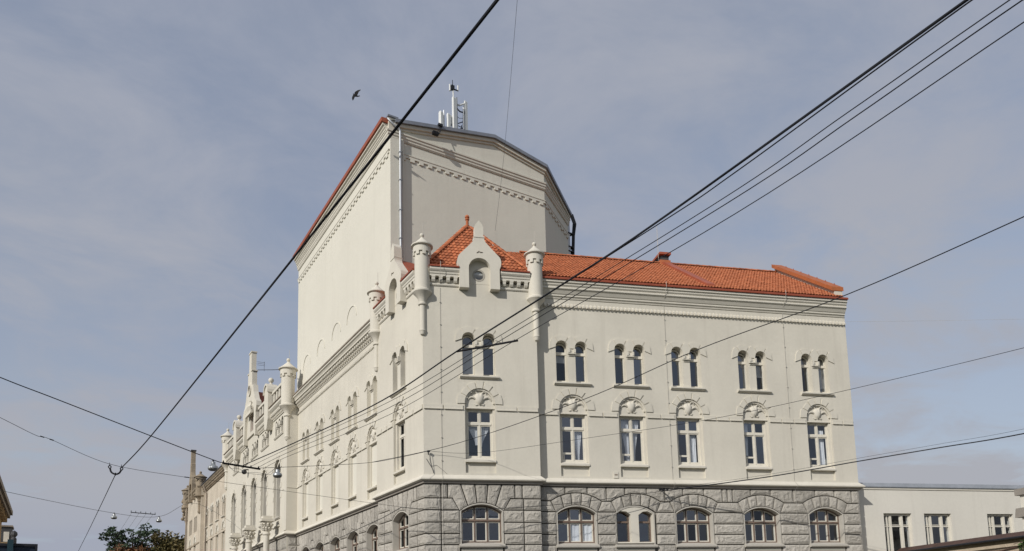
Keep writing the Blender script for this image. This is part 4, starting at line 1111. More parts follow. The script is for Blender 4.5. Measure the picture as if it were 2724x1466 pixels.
# lightning conductors down the right front
for u, wv in ((.74, -.03), (11.05, PR-.03), (17.05, PR-.03)):
    top = 15.85 if wv > 0 else 15.75
    mb = MB(); mb.tube([(u, wv, 4.3), (u+.01, wv, 7.25), (u, wv-.22, 7.36), (u, wv-.22, 7.46), (u, wv, 7.66), (u-.01, wv, 12), (u, wv, top)], .0065, 5)
    lc = P('lightning_conductor', mb, 'rod', FR)
    mb = MB(); mb.tube([(u, wv-.05, 15.9), (u-.02, wv-.30, 16.2), (u, wv-.42, 16.5), (u, wv-.40, 16.72)], .010, 5); obj('roof_lead', mb, 'rod', lc)
    for k in range(8): obj('clip', MB().box(u-.02, u+.02, wv-.02, wv+.03, 8.2+k*.98, 8.24+k*.98), 'rod', lc)
# small inspection plate on the right front and thin grey tubes drawing the corner bracket's fan of shadows
pl_ = P('wall_plate', MB().box(8.30, 8.52, PR-.03, PR+.02, 7.66, 7.94), 'trim', FR)
obj('plate_slot', MB().box(8.34, 8.48, PR-.04, PR-.03, 7.78, 7.84), 'house_trim', pl_)
mb = MB(); mb.tube([(.10, -.02, 8.28), (.28, -.02, 7.98), (.36, -.02, 7.84), (.40, -.02, 7.68)], .012, 5); mb.tube([(.20, -.02, 8.5), (.30, -.02, 8.0), (.40, -.02, 7.68)], .010, 5); mb.tube([(.32, -.02, 7.98), (.52, -.02, 8.02), (.72, -.02, 7.86), (.95, -.02, 7.66)], .006, 5)
P('bracket_shadow_lines', mb, 'wire_grey', FR)

# ------------------------------------------------------------------ curtains hanging in the rooms
def curtain(x, label, M, x0, x1, z0, z1, pull=0.0, side=0):
    mb = MB(); n = 16; rows = 6; vs = []
    for r in range(rows+1):
        t = r/rows
        g = 1-pull*math.sin(t*PI*.5)**1.5 if pull else 1
        for i in range(n+1):
            s = i/n; xx = x0+(x1-x0)*s
            anchor = x0 if side < 0 else x1 if side > 0 else (x0+x1)/2
            xx = anchor+(xx-anchor)*g
            vs.append((x+xx, .43+.022*math.sin(s*31+r*.2), z1+(z0-z1)*t))
    fs = [(r*(n+1)+i, r*(n+1)+i+1, (r+1)*(n+1)+i+1, (r+1)*(n+1)+i) for r in range(rows) for i in range(n)]
    mb.add(vs, fs)
    o = obj('curtain', mk('curtain', mb, 'curtain', 60), 'curtain', None, M); tag(o, label, 'curtain'); return o
MR = FR @ T3(0, PR)
curtain(BRC, 'white net curtain swept aside in left half of corner bay window', FR, -.46, -.06, 9.0, 9.80, .75, 1)
curtain(BRC, 'white net curtain swept aside in right half of corner bay window', FR, .06, .46, 8.95, 9.80, .8, -1)
curtain(RC[0], 'gathered pale curtain in casement beside the corner bay', MR, .08, .46, 8.5, 9.8, .7, 0)
curtain(RC[1], 'white curtain left of mullion, second casement from the bay', MR, -.44, -.06, 8.5, 10.4, .6, 1)
curtain(RC[1], 'white curtain right of mullion, second casement from the bay', MR, .06, .44, 8.5, 10.4, .6, -1)
curtain(RC[2], 'plain curtain hanging in middle casement of the right front', MR, .06, .46, 8.5, 9.8)
curtain(RC[3], 'thin white curtain behind left light, fourth casement from bay', MR, -.46, -.2, 8.9, 10.4, .2, -1)
curtain(RC[4], 'pale curtain in the casement nearest the right end', MR, .0, .46, 8.5, 10.2, .15, 1)
curtain(RC[0]-.0, 'beige curtain in arched ground floor window next to corner bay', MR, -.2, .78, 4.9, 5.7)

def blind(x, label, M, x0, x1, z0, z1):
    mb = MB(); mb.box(x+x0, x+x1, .40, .405, z0, z1); mb.box(x+x0, x+x1, .395, .415, z0-.03, z0)
    tag(obj('roller_blind', mk('roller_blind', mb, 'blind'), 'blind', None, M), label, 'blind')
blind(BRC-.445, 'grey roller blind filling left light of corner bay twin window', FR, -.24, .22, 12.08, 13.25)
blind(RC[3]+.445, 'half-drawn grey blind in right light, fourth twin window from bay', MR, -.22, .22, 12.7, 13.25)
blind(RC[4]+.445, 'low-drawn grey blind in right light of twin window nearest right end', MR, -.22, .22, 12.3, 13.25)
blind(RC[0]-.445, 'short grey blind in left light of twin window beside bay', MR, -.22, .22, 12.95, 13.25)

# ------------------------------------------------------------------ floodlight hung from the tower's edge
fl = thing('floodlight', 'black box floodlight hanging on bent arm below tower roof edge', 'floodlight', (2.95, 4.7, 26.5))
Mi = Matrix.Translation((-2.95, -4.7, -26.5))
def TP(root, name, mb, m, smooth=None):
    o = obj(name, mb, m, root, None, smooth); o.matrix_parent_inverse = Matrix.Translation(-root.location); return o
TP(fl, 'lamp_box', MB().box(2.78, 3.10, 4.50, 4.68, 26.52, 26.68), 'black')
mb = MB(); mb.tube([(3.05, 4.6, 26.6), (3.2, 4.62, 26.72), (3.32, 4.72, 27.0), (3.36, 4.82, 27.30)], .025, 6); TP(fl, 'arm', mb, 'dark_metal')
mb = MB(); mb.tube([(3.0, 4.6, 26.66), (3.12, 4.6, 26.85), (3.30, 4.78, 27.25)], .012, 5); TP(fl, 'cable', mb, 'dark_metal')
TP(fl, 'clamp', MB().box(3.22, 3.46, 4.74, 4.9, 27.28, 27.40), 'dark_metal')

# ------------------------------------------------------------------ antennas on the tower roof
am = thing('antenna_mast', 'white cellular panel antennas on a lattice mast above tower roof', 'antenna', (6.4, 9, 27.5))
def panel(x, y, z0, z1, wd=.24, dp=.13, m='antenna', name='panel_antenna', rz=.25):
    mb = MB(); mb.extr([(-dp/2, z0), (dp/2, z0), (dp/2, z1-.06), (dp*.3, z1), (-dp*.3, z1), (-dp/2, z1-.06)], -wd/2, wd/2)
    mb.xform(Matrix.Translation((x, y, 0)) @ Matrix.Rotation(rz, 4, 'Z')); TP(am, name, mb, m)
panel(6.34, 8.9, 29.7, 32.75, .27, .15); panel(7.26, 9.2, 29.7, 33.05, .19, .14); panel(5.94, 8.9, 29.5, 31.55, .2, .14); panel(5.44, 8.9, 29.4, 31.5, .2, .22)
panel(6.20, 9.05, 31.0, 31.6, .26, .12, name='small_panel')
for x, y, z in ((5.68, 9.0, 31.75), (6.62, 9.1, 33.0), (7.16, 9.25, 32.7), (7.05, 9.1, 32.5), (6.1, 9.1, 31.7)):
    mb = MB(); mb.tube([(x, y, 27.4), (x, y, z)], .04, 7); TP(am, 'mast_pole', mb, 'zinc')
mb = MB(); mb.tube([(6.34, 9.0, 32.6), (6.31, 9.0, 33.45)], .045, 8); TP(am, 'top_mast', mb, 'antenna')
mb = MB(); mb.tube([(6.30, 9.0, 33.4), (6.28, 9.0, 33.95)], .022, 6); mb.box(6.18, 6.38, 8.92, 9.08, 33.30, 33.58); mb.tube([(6.3, 9, 33.38), (6.66, 9.0, 33.39)], .04, 6); mb.tube([(6.3, 9, 33.36), (6.12, 9.0, 33.2)], .04, 6); TP(am, 'mast_head', mb, 'dark_metal')
mb = MB(); mb.tube([(6.10, 9.0, 33.18), (6.10, 9.0, 33.6)], .05, 8); mb.tube([(6.65, 9.0, 33.38), (6.65, 9.0, 33.72)], .045, 8); TP(am, 'whip_antenna', mb, 'antenna')
mb = MB(); mb.tube([(6.5, 9.0, 32.45), (6.75, 9.05, 32.5), (7.05, 9.15, 32.75), (7.26, 9.2, 32.95)], .055, 6); TP(am, 'top_tie', mb, 'antenna', 50)
mb = MB(); mb.tube([(6.5, 9.05, 32.3), (6.8, 9.1, 32.15), (7.16, 9.2, 32.25)], .04, 6)
for z in (31.2, 30.8, 30.4, 29.9):
    mb.tube([(6.5, 9.1, z), (7.1, 9.2, z+.45)], .03, 5); mb.tube([(6.5, 9.1, z), (7.1, 9.2, z)], .022, 5)
mb.tube([(7.0, 9.12, 29.5), (7.06, 9.12, 32.4)], .04, 5); mb.tube([(6.5, 9.05, 31.75), (6.75, 9.08, 31.68), (7.05, 9.12, 31.8)], .014, 5)
for k in range(6): mb.box(6.86+random.uniform(-.1, .1), 7.0+random.uniform(-.1, .1), 9.1, 9.22, 29.6+k*.32, 29.72+k*.32)
mb.tube([(5.68, 9.0, 30.4), (5.94, 9.0, 30.36)], .025, 5); mb.tube([(6.08, 8.98, 31.0), (6.1, 9.0, 29.4)], .06, 6); mb.tube([(6.2, 8.98, 30.6), (6.2, 9.0, 29.4)], .05, 6)
TP(am, 'brackets_and_cables', mb, 'dark_metal')

# black cables with duct on the tower's right-hand edge
cr = thing('cable_riser', 'black cable bundle and grey duct climbing right edge of tower', 'cable', (13.9, 8.0, 19))
mb = MB()
for k, o_ in enumerate((0, .07, .14)):
    mb.tube([(14.0+o_, 8.0, 19.5), (14.03+o_, 8.0, 24.0), (14.1+o_, 7.95, 25.6), (14.16+o_*1.4, 7.9, 26.4), (14.0+o_*1.3, 7.95, 26.85+o_), (13.5, 8.1, 27.05+o_)], .045, 7)
TP(cr, 'cable_bundle', mb, 'cable', 50)
TP(cr, 'duct', MB().box(13.66, 13.84, 7.86, 8.1, 19.5, 26.3), 'zinc')
mb = MB()
for z in (20.6, 21.9, 23.2, 24.4, 24.7, 25.6): mb.box(13.46, 14.1, 7.82, 8.12, z, z+.06)
TP(cr, 'clamp_bars', mb, 'dark_metal')

# ------------------------------------------------------------------ annex on the right
AX = thing('annex_building', 'low cream plastered flat-roofed annex right of the theatre', 'building', rp(25, 1.0, 0))
def AP(name, mb, m, root=AX, smooth=None):
    mb.xform(FR); return TP(root, name, mb, m, smooth)
AW = [22.88, 25.12, 28.74]; aw = .77
mb = MB(); mb.prism([(REND-.2, 0), (44, 0), (44, 7.55), (REND-.2, 7.55)], 1.0, 1.4, [[(c-aw, 3.2), (c+aw, 3.2), (c+aw, 6.28), (c-aw, 6.28)] for c in AW]); AP('wall', mb, 'annex_plaster')
mb = MB(); mb.extr([(.93, 7.52), (.90, 7.56), (.90, 7.74), (1.5, 7.80), (1.5, 7.52)], REND+.01, 44); AP('roof_edge', mb, 'pale_metal')
mb = MB(); mb.extr([(.96, 7.44), (.96, 7.515), (1.02, 7.515), (1.02, 7.42)], REND+.01, 44); AP('eaves_strip', mb, 'trim')
AP('flat_roof', MB().box(REND+.01, 44, 1.5, 12, 7.4, 7.7), 'grey_metal')
AP('room_lining', MB().box(REND+.1, 44, 3.6, 3.7, 2.5, 7.3), 'interior')
for c in AW:
    mb = MB(); y0 = 1.16
    bars(mb, c-aw+.005, c+aw-.005, 3.22, 6.26, .07, y0, y0+.09)
    for x in (-.30, .33): mb.box(c+x-.055, c+x+.055, y0-.01, y0+.08, 3.29, 6.19)
    mb.box(c-aw+.075, c+aw-.075, y0+.005, y0+.08, 5.64, 5.69); mb.box(c-aw+.075, c+aw-.075, y0+.015, y0+.08, 5.72, 5.75)
    mb.box(c+.22, c+.27, y0+.02, y0+.07, 3.29, 6.19); mb.box(c-.5, c-.44, y0+.02, y0+.07, 3.29, 6.19)
    wn = AP('window', mb, 'frame')
    for x0, x1 in ((-.69, -.36), (-.24, .27), (.39, .69)):
        for z0, z1 in ((3.3, 5.64), (5.75, 6.18)):
            vs = [(c+x0, y0+.05, z0), (c+x1, y0+.05, z0), (c+x1, y0+.05, z1), (c+x0, y0+.05, z1)]
            m_ = MB().add(vs, [(0, 1, 2, 3)]).xform(FR)
            obj('pane', m_, 'glass', wn)
# boundary wall with a small tiled coping, running towards the street
BWL = thing('boundary_wall', 'weathered boundary wall with brown tiled coping in front of annex', 'wall', rp(22.6, -4, 0))
mb = MB(); mb.box(22.62, 22.95, -11, .95, 0, 4.02); AP('wall', mb, 'cream_stone', BWL)
mb = MB(); mb.box(22.52, 23.05, -11, .94, 4.02, 4.14); AP('stone_cornice', mb, 'cream_stone', BWL)
mb = MB(); mb.box(22.57, 23.0, -11, .93, 4.14, 4.32); AP('fascia', mb, 'olive', BWL)
mb = MB(); mb.prism([(22.40, 4.32), (23.2, 4.32), (22.8, 4.58)], -11, .92); AP('coping_core', mb, 'brown_tile', BWL)
mb = MB(); mb.tube([(22.38, -11, 4.33), (22.38, .9, 4.33)], .045, 8); AP('gutter', mb, 'dark_metal', BWL)
ctp = None; y = -11.0
bt = tile_mb(.26, .44)
while y < .7:
    o = Vector((22.36, y+.26, 4.37)); M_ = basis(o, (0, -1, 0), (.84, 0, .54))
    if ctp is None:
        ctp = obj('coping_tile', bt, 'brown_tile', BWL, None, 40); ctp.matrix_parent_inverse = Matrix.Translation(-BWL.location); ctp.matrix_local = FR @ M_
    else:
        c_ = ctp.copy(); COL.objects.link(c_); c_.matrix_local = FR @ M_
    y += .26
mb = MB(); mb.tube([(22.58, -1.2, 3.86), (22.58, -3.4, 3.94), (22.57, -5.0, 3.9), (22.57, -6.4, 4.05), (22.57, -9, 4.1)], .025, 6); AP('wall_pipe', mb, 'brown_tile', BWL)

# stepped gate pillar at the edge of the frame
GPL = thing('gate_pillar', 'plastered pillar with two grey metal cappings at right edge', 'pillar', rp(26.3, -4, 0))
GPL_U = 25.75
mb = MB(); mb.box(GPL_U+.12, GPL_U+1.2, -6.2, -2.95, 0, 6.75); AP('shaft', mb, 'annex_plaster', GPL)
mb = MB(); mb.box(GPL_U, GPL_U+1.3, -6.4, -2.80, 6.52, 6.80); AP('upper_capping', mb, 'granite_top', GPL)
mb = MB(); mb.extr([(-6.4, 5.55), (-2.72, 5.55), (-2.80, 5.95), (-6.4, 5.95)], GPL_U-.02, GPL_U+1.3); AP('lower_capping', mb, 'granite_top', GPL)

# ------------------------------------------------------------------ houses across the street at the left edge
H1 = thing('townhouse', 'ochre townhouse with bracketed stone eaves at left edge', 'building', (-18, 30, 0))
TP(H1, 'wall', MB().box(-30, -15.25, 6.0, 19.6, 0, 7.6), 'house')
TP(H1, 'cornice', MB().sweep([(-15.25, 19.6), (-15.25, 6.0)][::-1], [(-.2, 7.55), (-.05, 7.55), (-.3, 7.8), (-.3, 7.95), (-.2, 7.95)]), 'house_trim')
mb = MB(); mb.box(-15.6, -14.92, 6.0, 20.1, 7.62, 7.8); mb.box(-15.6, -14.82, 6.0, 20.2, 7.8, 8.02); TP(H1, 'eaves', mb, 'house_trim')
mb = MB()
for k in range(12): mb.box(-15.25, -15.0, 6.4+k*1.15, 6.62+k*1.15, 7.3, 7.62)
TP(H1, 'eaves_bracket_row', mb, 'house')
TP(H1, 'roof', MB().add([(-14.85, 6, 8.02), (-14.85, 20.1, 8.02), (-22, 20.1, 11.5), (-22, 6, 11.5)], [(0,1,2,3)]), 'slate')
for k in range(4):
    wn = TP(H1, 'window', MB().box(-15.27, -15.2, 7.2+k*3.2, 8.3+k*3.2, 3.6, 6.4), 'frame'); obj('pane', MB().box(-15.29, -15.272, 7.3+k*3.2, 8.2+k*3.2, 3.7, 6.3), 'navy', wn)
H2 = thing('far_townhouse', 'distant grey-roofed house with a small pale dormer window', 'building', (-20, 55, 0))
TP(H2, 'wall', MB().box(-28, -15.9, 43, 60, 0, 8.6), 'house')
mb = MB(); mb.prism([(-28, 8.6), (-15.9, 8.6), (-17.0, 10.6), (-27, 10.6)], 44.5, 60); TP(H2, 'mansard_roof', mb, 'slate')
dm = TP(H2, 'dormer', MB().box(-16.9, -15.95, 44.0, 46, 8.6, 9.95), 'slate')
obj('dormer_window', MB().box(-16.45, -16.08, 43.96, 44.0, 8.75, 9.55), 'frame', dm).matrix_parent_inverse = Matrix.Identity(4)
obj('dormer_cap', MB().box(-17.0, -15.86, 43.9, 46, 9.96, 10.08), 'house_trim', dm)
TP(H2, 'urn', MB().lathe([(.2, 8.6), (.2, 9.0), (.12, 9.1), (.25, 9.3), (.22, 9.5), (.05, 9.65)], -15.75, 43.8, 8), 'slate')
# navy hoarding panel
SB = thing('sign_board', 'dark navy board with teal post at bottom left corner', 'sign', (-13.6, -5.5, 0))
mb = MB(); mb.box(-15.6, -13.12, -5.82, -5.74, 2.7, 3.68); TP(SB, 'panel', mb, 'navy')
mb = MB(); mb.box(-15.7, -13.07, -5.86, -5.72, 3.68, 3.745); mb.box(-13.12, -13.07, -5.86, -5.72, 2.7, 3.68); mb.box(-15.7, -13.07, -5.86, -5.72, 2.62, 2.7); TP(SB, 'edge_frame', mb, 'dark_metal')
TP(SB, 'post', MB().box(-13.68, -13.56, -5.95, -5.87, 0, 3.83), 'teal')

# ------------------------------------------------------------------ trees beyond the street
def leafcloud(mb, c, rad, n, ls, flat=.8):
    for k in range(n):
        while True:
            p = Vector((random.uniform(-1, 1), random.uniform(-1, 1), random.uniform(-1, 1)))
            if p.length < 1: break
        p = Vector((p.x*rad, p.y*rad, p.z*rad*flat))+Vector(c)
        a = Vector((random.gauss(0, 1), random.gauss(0, 1), random.gauss(0, .6))).normalized(); b = a.orthogonal().normalized(); b = (b*math.cos(k)+a.cross(b)*math.sin(k)).normalized()
        s_ = ls*random.uniform(.6, 1.3)
        mb.add([p-a*s_, p+b*s_*.55, p+a*s_, p-b*s_*.55], [(0, 1, 2, 3)])
def tree(name, label, loc, h, crown_r, trunk_h, m, nb, nl, ls, cl, squash=.75, spread=1.0, seed=1):
    random.seed(seed)
    t = thing(name, label, 'tree', loc, 'trees at the end of the street')
    tr = MB(); tr.tube([(0, 0, 0), (.1, 0, trunk_h*.5), (.05, .1, trunk_h), (.0, 0, trunk_h+(h-trunk_h)*.55)], [.38, .3, .24, .08], 8)
    lv = MB()
    for k in range(nb):
        a = 2*PI*k/nb+random.uniform(-.4, .4); e = random.uniform(.15, 1.0)
        L = crown_r*random.uniform(.65, 1.05)*spread
        z0 = trunk_h+(h-trunk_h)*random.uniform(.0, .4)
        z1 = min(h-.3, z0+(h-z0)*e)
        r_ = L*math.sqrt(max(.15, 1-((z1-trunk_h)/(h-trunk_h))**2*.75))
        p0 = Vector((0, 0, z0)); p2 = Vector((r_*math.cos(a), r_*math.sin(a), z1)); p1 = p0.lerp(p2, .5)+Vector((0, 0, .3))
        tr.tube([p0, p1, p2], [.14, .09, .03], 5)
        for q in range(4):
            s_ = random.uniform(.45, 1.05); c = p0.lerp(p2, s_)+Vector((random.gauss(0, .35), random.gauss(0, .35), random.gauss(0, .3)))
            leafcloud(lv, c, cl*random.uniform(.6, 1.2), nl, ls, squash)
    o = obj('trunk', tr, 'bark', t, None, 50); o = obj('crown', lv, m, t)
    random.seed(7)
tree('deciduous_tree', 'dark green open-crowned tree against sky past street end', (-4.2, 84, 0), 15.5, 4.7, 9.6, 'leaf_dark', 26, 32, .2, .66, .55, 1.0, 5)
tree('deciduous_tree', 'olive brown dense tree beside far theatre corner', (1.6, 83, 0), 14.1, 4.6, 7.5, 'leaf_brown', 64, 64, .24, 1.0, .9, 1.0, 9)
tree('deciduous_tree', 'rust orange low tree in front of the dark green tree', (-4.9, 80, 0), 11.7, 3.4, 7.0, 'leaf_orange', 40, 60, .22, .9, .8, 1.0, 12)
# creeper on the boundary wall
cp = thing('creeper', 'bright green leafy creeper over the boundary wall coping', 'plant', rp(22.8, -6.4, 4.0))
mb = MB(); random.seed(3)
for k in range(26): leafcloud(mb, FR @ Vector((22.6+random.uniform(-.25, .35), -6.6+random.uniform(-1.3, .55), 4.25+random.uniform(-.35, .28))), .2, 16, .085, .8)
TP(cp, 'leaves', mb, 'leaf_green')
mb = MB()
for k in range(6): mb.tube([FR @ Vector((22.66, -6.6+random.uniform(-.5, .3), 3.6)), FR @ Vector((22.6, -6.5+random.uniform(-.6, .5), 4.2)), FR @ Vector((22.5, -6.2+random.uniform(-.6, .6), 4.1))], [.02, .015, .006], 5)
TP(cp, 'stems', mb, 'bark'); random.seed(7)

# ------------------------------------------------------------------ overhead wires and what hangs on them
def smooth_pts(pts, n=8):
    pts = [Vector(p) for p in pts]
    if len(pts) < 3: return [pts[0].lerp(pts[-1], i/n) for i in range(n+1)]
    out = []
    for i in range(len(pts)-1):
        p0 = pts[max(i-1, 0)]; p1 = pts[i]; p2 = pts[i+1]; p3 = pts[min(i+2, len(pts)-1)]
        for k in range(n):
            t = k/n
            out.append(.5*((2*p1)+(-p0+p2)*t+(2*p0-5*p1+4*p2-p3)*t*t+(-p0+3*p1-3*p2+p3)*t**3))
    out.append(pts[-1]); return out
def wire(name, pts, r, label, m='cable', cat='cable', group='overhead cables'):
    mb = MB(); mb.tube(smooth_pts(pts), r, 6); o = obj(name, mk(name, mb, m, 60), m); return tag(o, label, cat, group)
wire('overhead_cable', [(-9.86, -24.4, 6.4), (-9.93, -22.83, 6.4), (-10.18, -18.11, 6.4), (-10.79, -7.28, 6.4), (-11.13, -2.9, 6.4)], .0155, 'thick black cable crossing the tower corner up to the top edge')
wire('overhead_cable', [(-11.29, -2.69, 6.2), (-11.47, 10, 6.16), (-11.7, 26, 6.2), (-12.2, 60, 6.3)], .012, 'thin cable dropping from the hook to bottom edge at left')
wire('overhead_cable', [(-16.5, -4.7, 9.0), (-14.18, -3.82, 8.4), (-12.87, -3.37, 8.1), (-10.36, -2.56, 7.5), (-8.37, -1.6, 7.12), (-8.09, -1.55, 7.08)], .014, 'black cable from left edge down to the left hanging lamp')
wire('overhead_cable', [(-6.76, -1.05, 7.1), (-6.11, -.95, 7.2), (-4.4, -1.1, 7.4), (-2.79, -1.39, 7.6), (-1.2, -.8, 8.1), (.13, -.2, 8.58)], .009, 'thin cable from the long crossbar to corner bay bracket')
wire('overhead_cable', [(-2.79, -1.39, 7.6), (-1.15, -5.1, 7.68), (-.1, -10.9, 7.8), (.31, -15.02, 8.0), (.72, -18.62, 8.0), (.62, -21.99, 8.0), (.5, -26, 8.1)], .010, 'cable rising from corner bay across upper windows to right edge')
wire('overhead_cable', [(.13, -.2, 8.58), (1.29, -.68, 8.50), (2.48, -1.68, 8.5), (3.89, -5.53, 8.3), (5.22, -10.2, 8.0), (6.1, -14.0, 7.9), (6.84, -19.2, 7.8), (7.3, -24, 7.8)], .007, 'fine cable from bay bracket across casement windows to the right')
wire('overhead_cable', [(-16.5, -6.9, 7.8), (-14.09, -4.23, 7.2), (-13.31, -3.41, 7.0), (-12.98, -3.32, 6.95), (-11.39, -1.65, 6.7), (-9.25, -1.49, 6.5), (-8.69, -1.6, 6.45), (-5.34, -1.09, 6.3), (-1.37, -.88, 6.06)], .0065, 'thin cable from left edge through hook to stone base corner')
wire('overhead_cable', [(-1.37, -.88, 6.06), (-.32, -1.11, 5.99), (.93, -1.4, 6.0), (4.28, -2.2, 6.26), (6.93, -2.85, 6.6), (9.79, -3.63, 7.05)], .012, 'dark cable strung along the stone base to wall insulator')
wire('overhead_cable', [(9.79, -3.63, 7.05), (13.10, -6.48, 7.43), (15.65, -9.11, 7.84), (17.23, -11.6, 8.05), (17.7, -14.43, 8.03), (17.7, -20, 8.1)], .024, 'heavy black cable from wall insulator to right edge')
wire('overhead_cable', [(9.79, -3.60, 7.12), (13.10, -6.44, 7.53), (15.65, -9.05, 7.97), (17.23, -11.5, 8.2), (17.7, -14.4, 8.2), (17.7, -20, 8.3)], .006, 'hairline wire just above the heavy cable at right')
wire('overhead_cable', [(-1.37, -.88, 6.06), (-.9, 2.16, 6.08), (-.7, 5.45, 6.03), (-.55, 9.14, 5.93), (-.3, 17.6, 5.78)], .014, 'sagging cable along ground floor windows of left front')
W7 = [(-6.2, -27, 6.9), (-6.11, -24.41, 6.9), (-5.97, -20.25, 6.9), (-6.01, -18.05, 6.9), (-6.13, -14.89, 6.9), (-6.21, -11.05, 6.9), (-6.83, -6.53, 6.9), (-7.51, -2.0, 6.95)]
wire('contact_wire', W7, .0145, 'thickest of the parallel trolley wires rising to upper right', group='trolley wires')
wire('contact_wire', [(-6.12, -27, 6.9), (-6.07, -24.43, 6.9), (-5.92, -21.66, 6.9), (-5.92, -20.19, 6.9), (-6.13, -14.85, 6.9)], .0075, 'thinner trolley wire hugging the thickest one', group='trolley wires')
wire('contact_wire', [(-5.85, -27, 6.9), (-5.78, -24.6, 6.9), (-5.70, -23.0, 6.9), (-5.62, -21.0, 6.9), (-5.80, -15.74, 6.9), (-6.02, -11.08, 6.9), (-6.91, -5.11, 6.9), (-7.24, -2.0, 6.95)], .0058, 'upper of the three slender parallel trolley wires', group='trolley wires')
wire('contact_wire', [(-5.75, -27, 6.9), (-5.68, -24.65, 6.9), (-5.57, -23.0, 6.9), (-5.49, -21.1, 6.9), (-5.66, -15.76, 6.9), (-5.83, -10.61, 6.9), (-6.77, -4.58, 6.9), (-7.0, -1.8, 6.95)], .0065, 'middle of the three slender parallel trolley wires', group='trolley wires')
wire('contact_wire', [(-5.6, -27, 6.9), (-5.40, -24.57, 6.9), (-5.2, -21.0, 6.9), (-5.42, -15.8, 6.9), (-5.59, -10.02, 6.9), (-6.63, -4.03, 6.9), (-6.8, -1.6, 6.95)], .006, 'lowest of the three slender parallel trolley wires', group='trolley wires')
wire('overhead_cable', [(-10, -23.4, 7), (-9.44, -22.36, 7), (-8.39, -20.37, 7), (-7.67, -18.94, 7)], .0016, 'hairline wire falling from top edge over tower front', 'wire_grey')
wire('overhead_cable', [(21, -2.9, 17.25), (26, -6, 17.15), (33, -10.3, 17.1)], .0042, 'hairline wire level with the eaves right of the theatre', 'rod')
wire('overhead_cable', [(-15.2, 9.5, 7.6), (-14.6, 10.2, 7.5), (-10.39, 14.76, 7.45), (-8.23, 15.05, 7.42), (-6.54, 17.83, 8.6), (-4.5, 24, 9.4), (.3, 40, 10.5)], .010, 'distant span wire carrying two small lamps at lower left', 'wire_grey')
# street continuation of the trolley wires past the far crossbar
for k, lab in enumerate(('leftmost of the far trolley wires below small crossbar', 'second far trolley wire from left below small crossbar', 'third far trolley wire from left below small crossbar', 'rightmost of the far trolley wires below small crossbar')):
    wire('contact_wire', [(-9.6+k*.33, 14.0, 7.38), (-10.0+k*.33, 40, 6.6), (-10.4+k*.33, 90, 6.5)], .006, lab, 'wire_grey', group='trolley wires')

# crossbars
def crossbar(name, a, b, r, label, ins):
    t = thing(name, label, 'crossbar', a)
    mb = MB(); mb.tube([a, Vector(a).lerp(Vector(b), .5), b], r, 8); TP(t, 'bar', mb, 'black', 50)
    for s_, hh in ins:
        p = Vector(a).lerp(Vector(b), s_); mb = MB(); mb.tube([p, p+Vector((0, 0, hh))], [r*.9, r*.5], 8); TP(t, 'hanger', mb, 'black')
    return t
crossbar('wire_crossbar', (-8.09, -1.55, 7.06), (-6.76, -1.05, 7.06), .034, 'long black crossbar carrying wires below the left hanging lamp', [(.02, .09), (.75, .08), (.96, .09)])
crossbar('wire_crossbar', (-6.09, -14.72, 6.93), (-5.33, -15.78, 6.93), .021, 'black crossbar clipped on trolley wires before bay twin window', [(.1, .03), (.6, -.03), (.95, .03)])
crossbar('wire_crossbar', (-9.64, 14.0, 7.42), (-8.5, 14.05, 7.38), .02, 'small distant crossbar between two lamps at lower left', [(.02, .1), (.2, .1), (.4, .1), (.6, .1), (.8, .1), (.98, .1)])
mb = MB(); mb.tube(smooth_pts([(-7.9, -1.45, 7.05), (-7.7, -1.4, 6.86), (-7.4, -1.3, 6.83), (-7.0, -1.2, 6.84), (-6.6, -1.1, 6.86), (-6.45, -1.0, 6.95), (-6.2, -.95, 7.17)]), .006, 5)
mb.tube(smooth_pts([(-7.9, -1.45, 7.05), (-7.8, -1.4, 6.93), (-7.5, -1.32, 6.95), (-7.3, -1.3, 6.85), (-6.9, -1.2, 6.90), (-6.4, -1.05, 6.90), (-6.3, -1.0, 7.1)]), .006, 5)
tag(obj('slack_wire', mk('slack_wire', mb, 'wire_grey'), 'wire_grey'), 'slack grey leads looping under the long black crossbar', 'cable')
# U-shaped insulator chain at left
t = thing('insulator_hook', 'black U-shaped chain hook where two cables meet at left', 'hook', (-11.29, -2.69, 6.2))
mb = MB(); mb.tube(smooth_pts([(-11.44, -2.6, 6.40), (-11.40, -2.62, 6.27), (-11.29, -2.66, 6.21), (-11.19, -2.63, 6.26), (-11.14, -2.66, 6.36)]), .026, 7); TP(t, 'chain', mb, 'black', 50)
for p in ((-11.445, -2.6, 6.43), (-11.135, -2.66, 6.39)):
    mb = MB(); r_ = .035; mb.tube([(p[0]+r_*math.cos(a), p[1], p[2]+r_*1.1*math.sin(a)) for a in [2*PI*k/12 for k in range(13)]], .016, 5); TP(t, 'ring', mb, 'black')
    mb = MB(); mb.tube([(p[0], p[1], p[2]+.03), (p[0]-.01, p[1], p[2]+.13)], [.018, .006], 6); TP(t, 'hook_end', mb, 'black')
mb = MB(); mb.tube([(-11.29, -2.67, 6.25), (-11.30, -2.68, 6.16)], .018, 6); TP(t, 'swivel', mb, 'black')
for p, lab in (((-13.05, -3.34, 6.96), 'small black rod insulator on thin cable near left edge'), ((-9.0, -1.55, 6.475), 'small black rod insulator on thin cable near far gable')):
    ii = thing('rod_insulator', lab, 'insulator', p)
    d = Vector((.32, .12, -.06)) if p[0] < -12 else Vector((.5, -.05, -.04))
    for s_ in (-.5, .2): mb = MB(); mb.tube([Vector(p)+d*s_, Vector(p)+d*(s_+.3)], .016, 6); TP(ii, 'rod', mb, 'black')
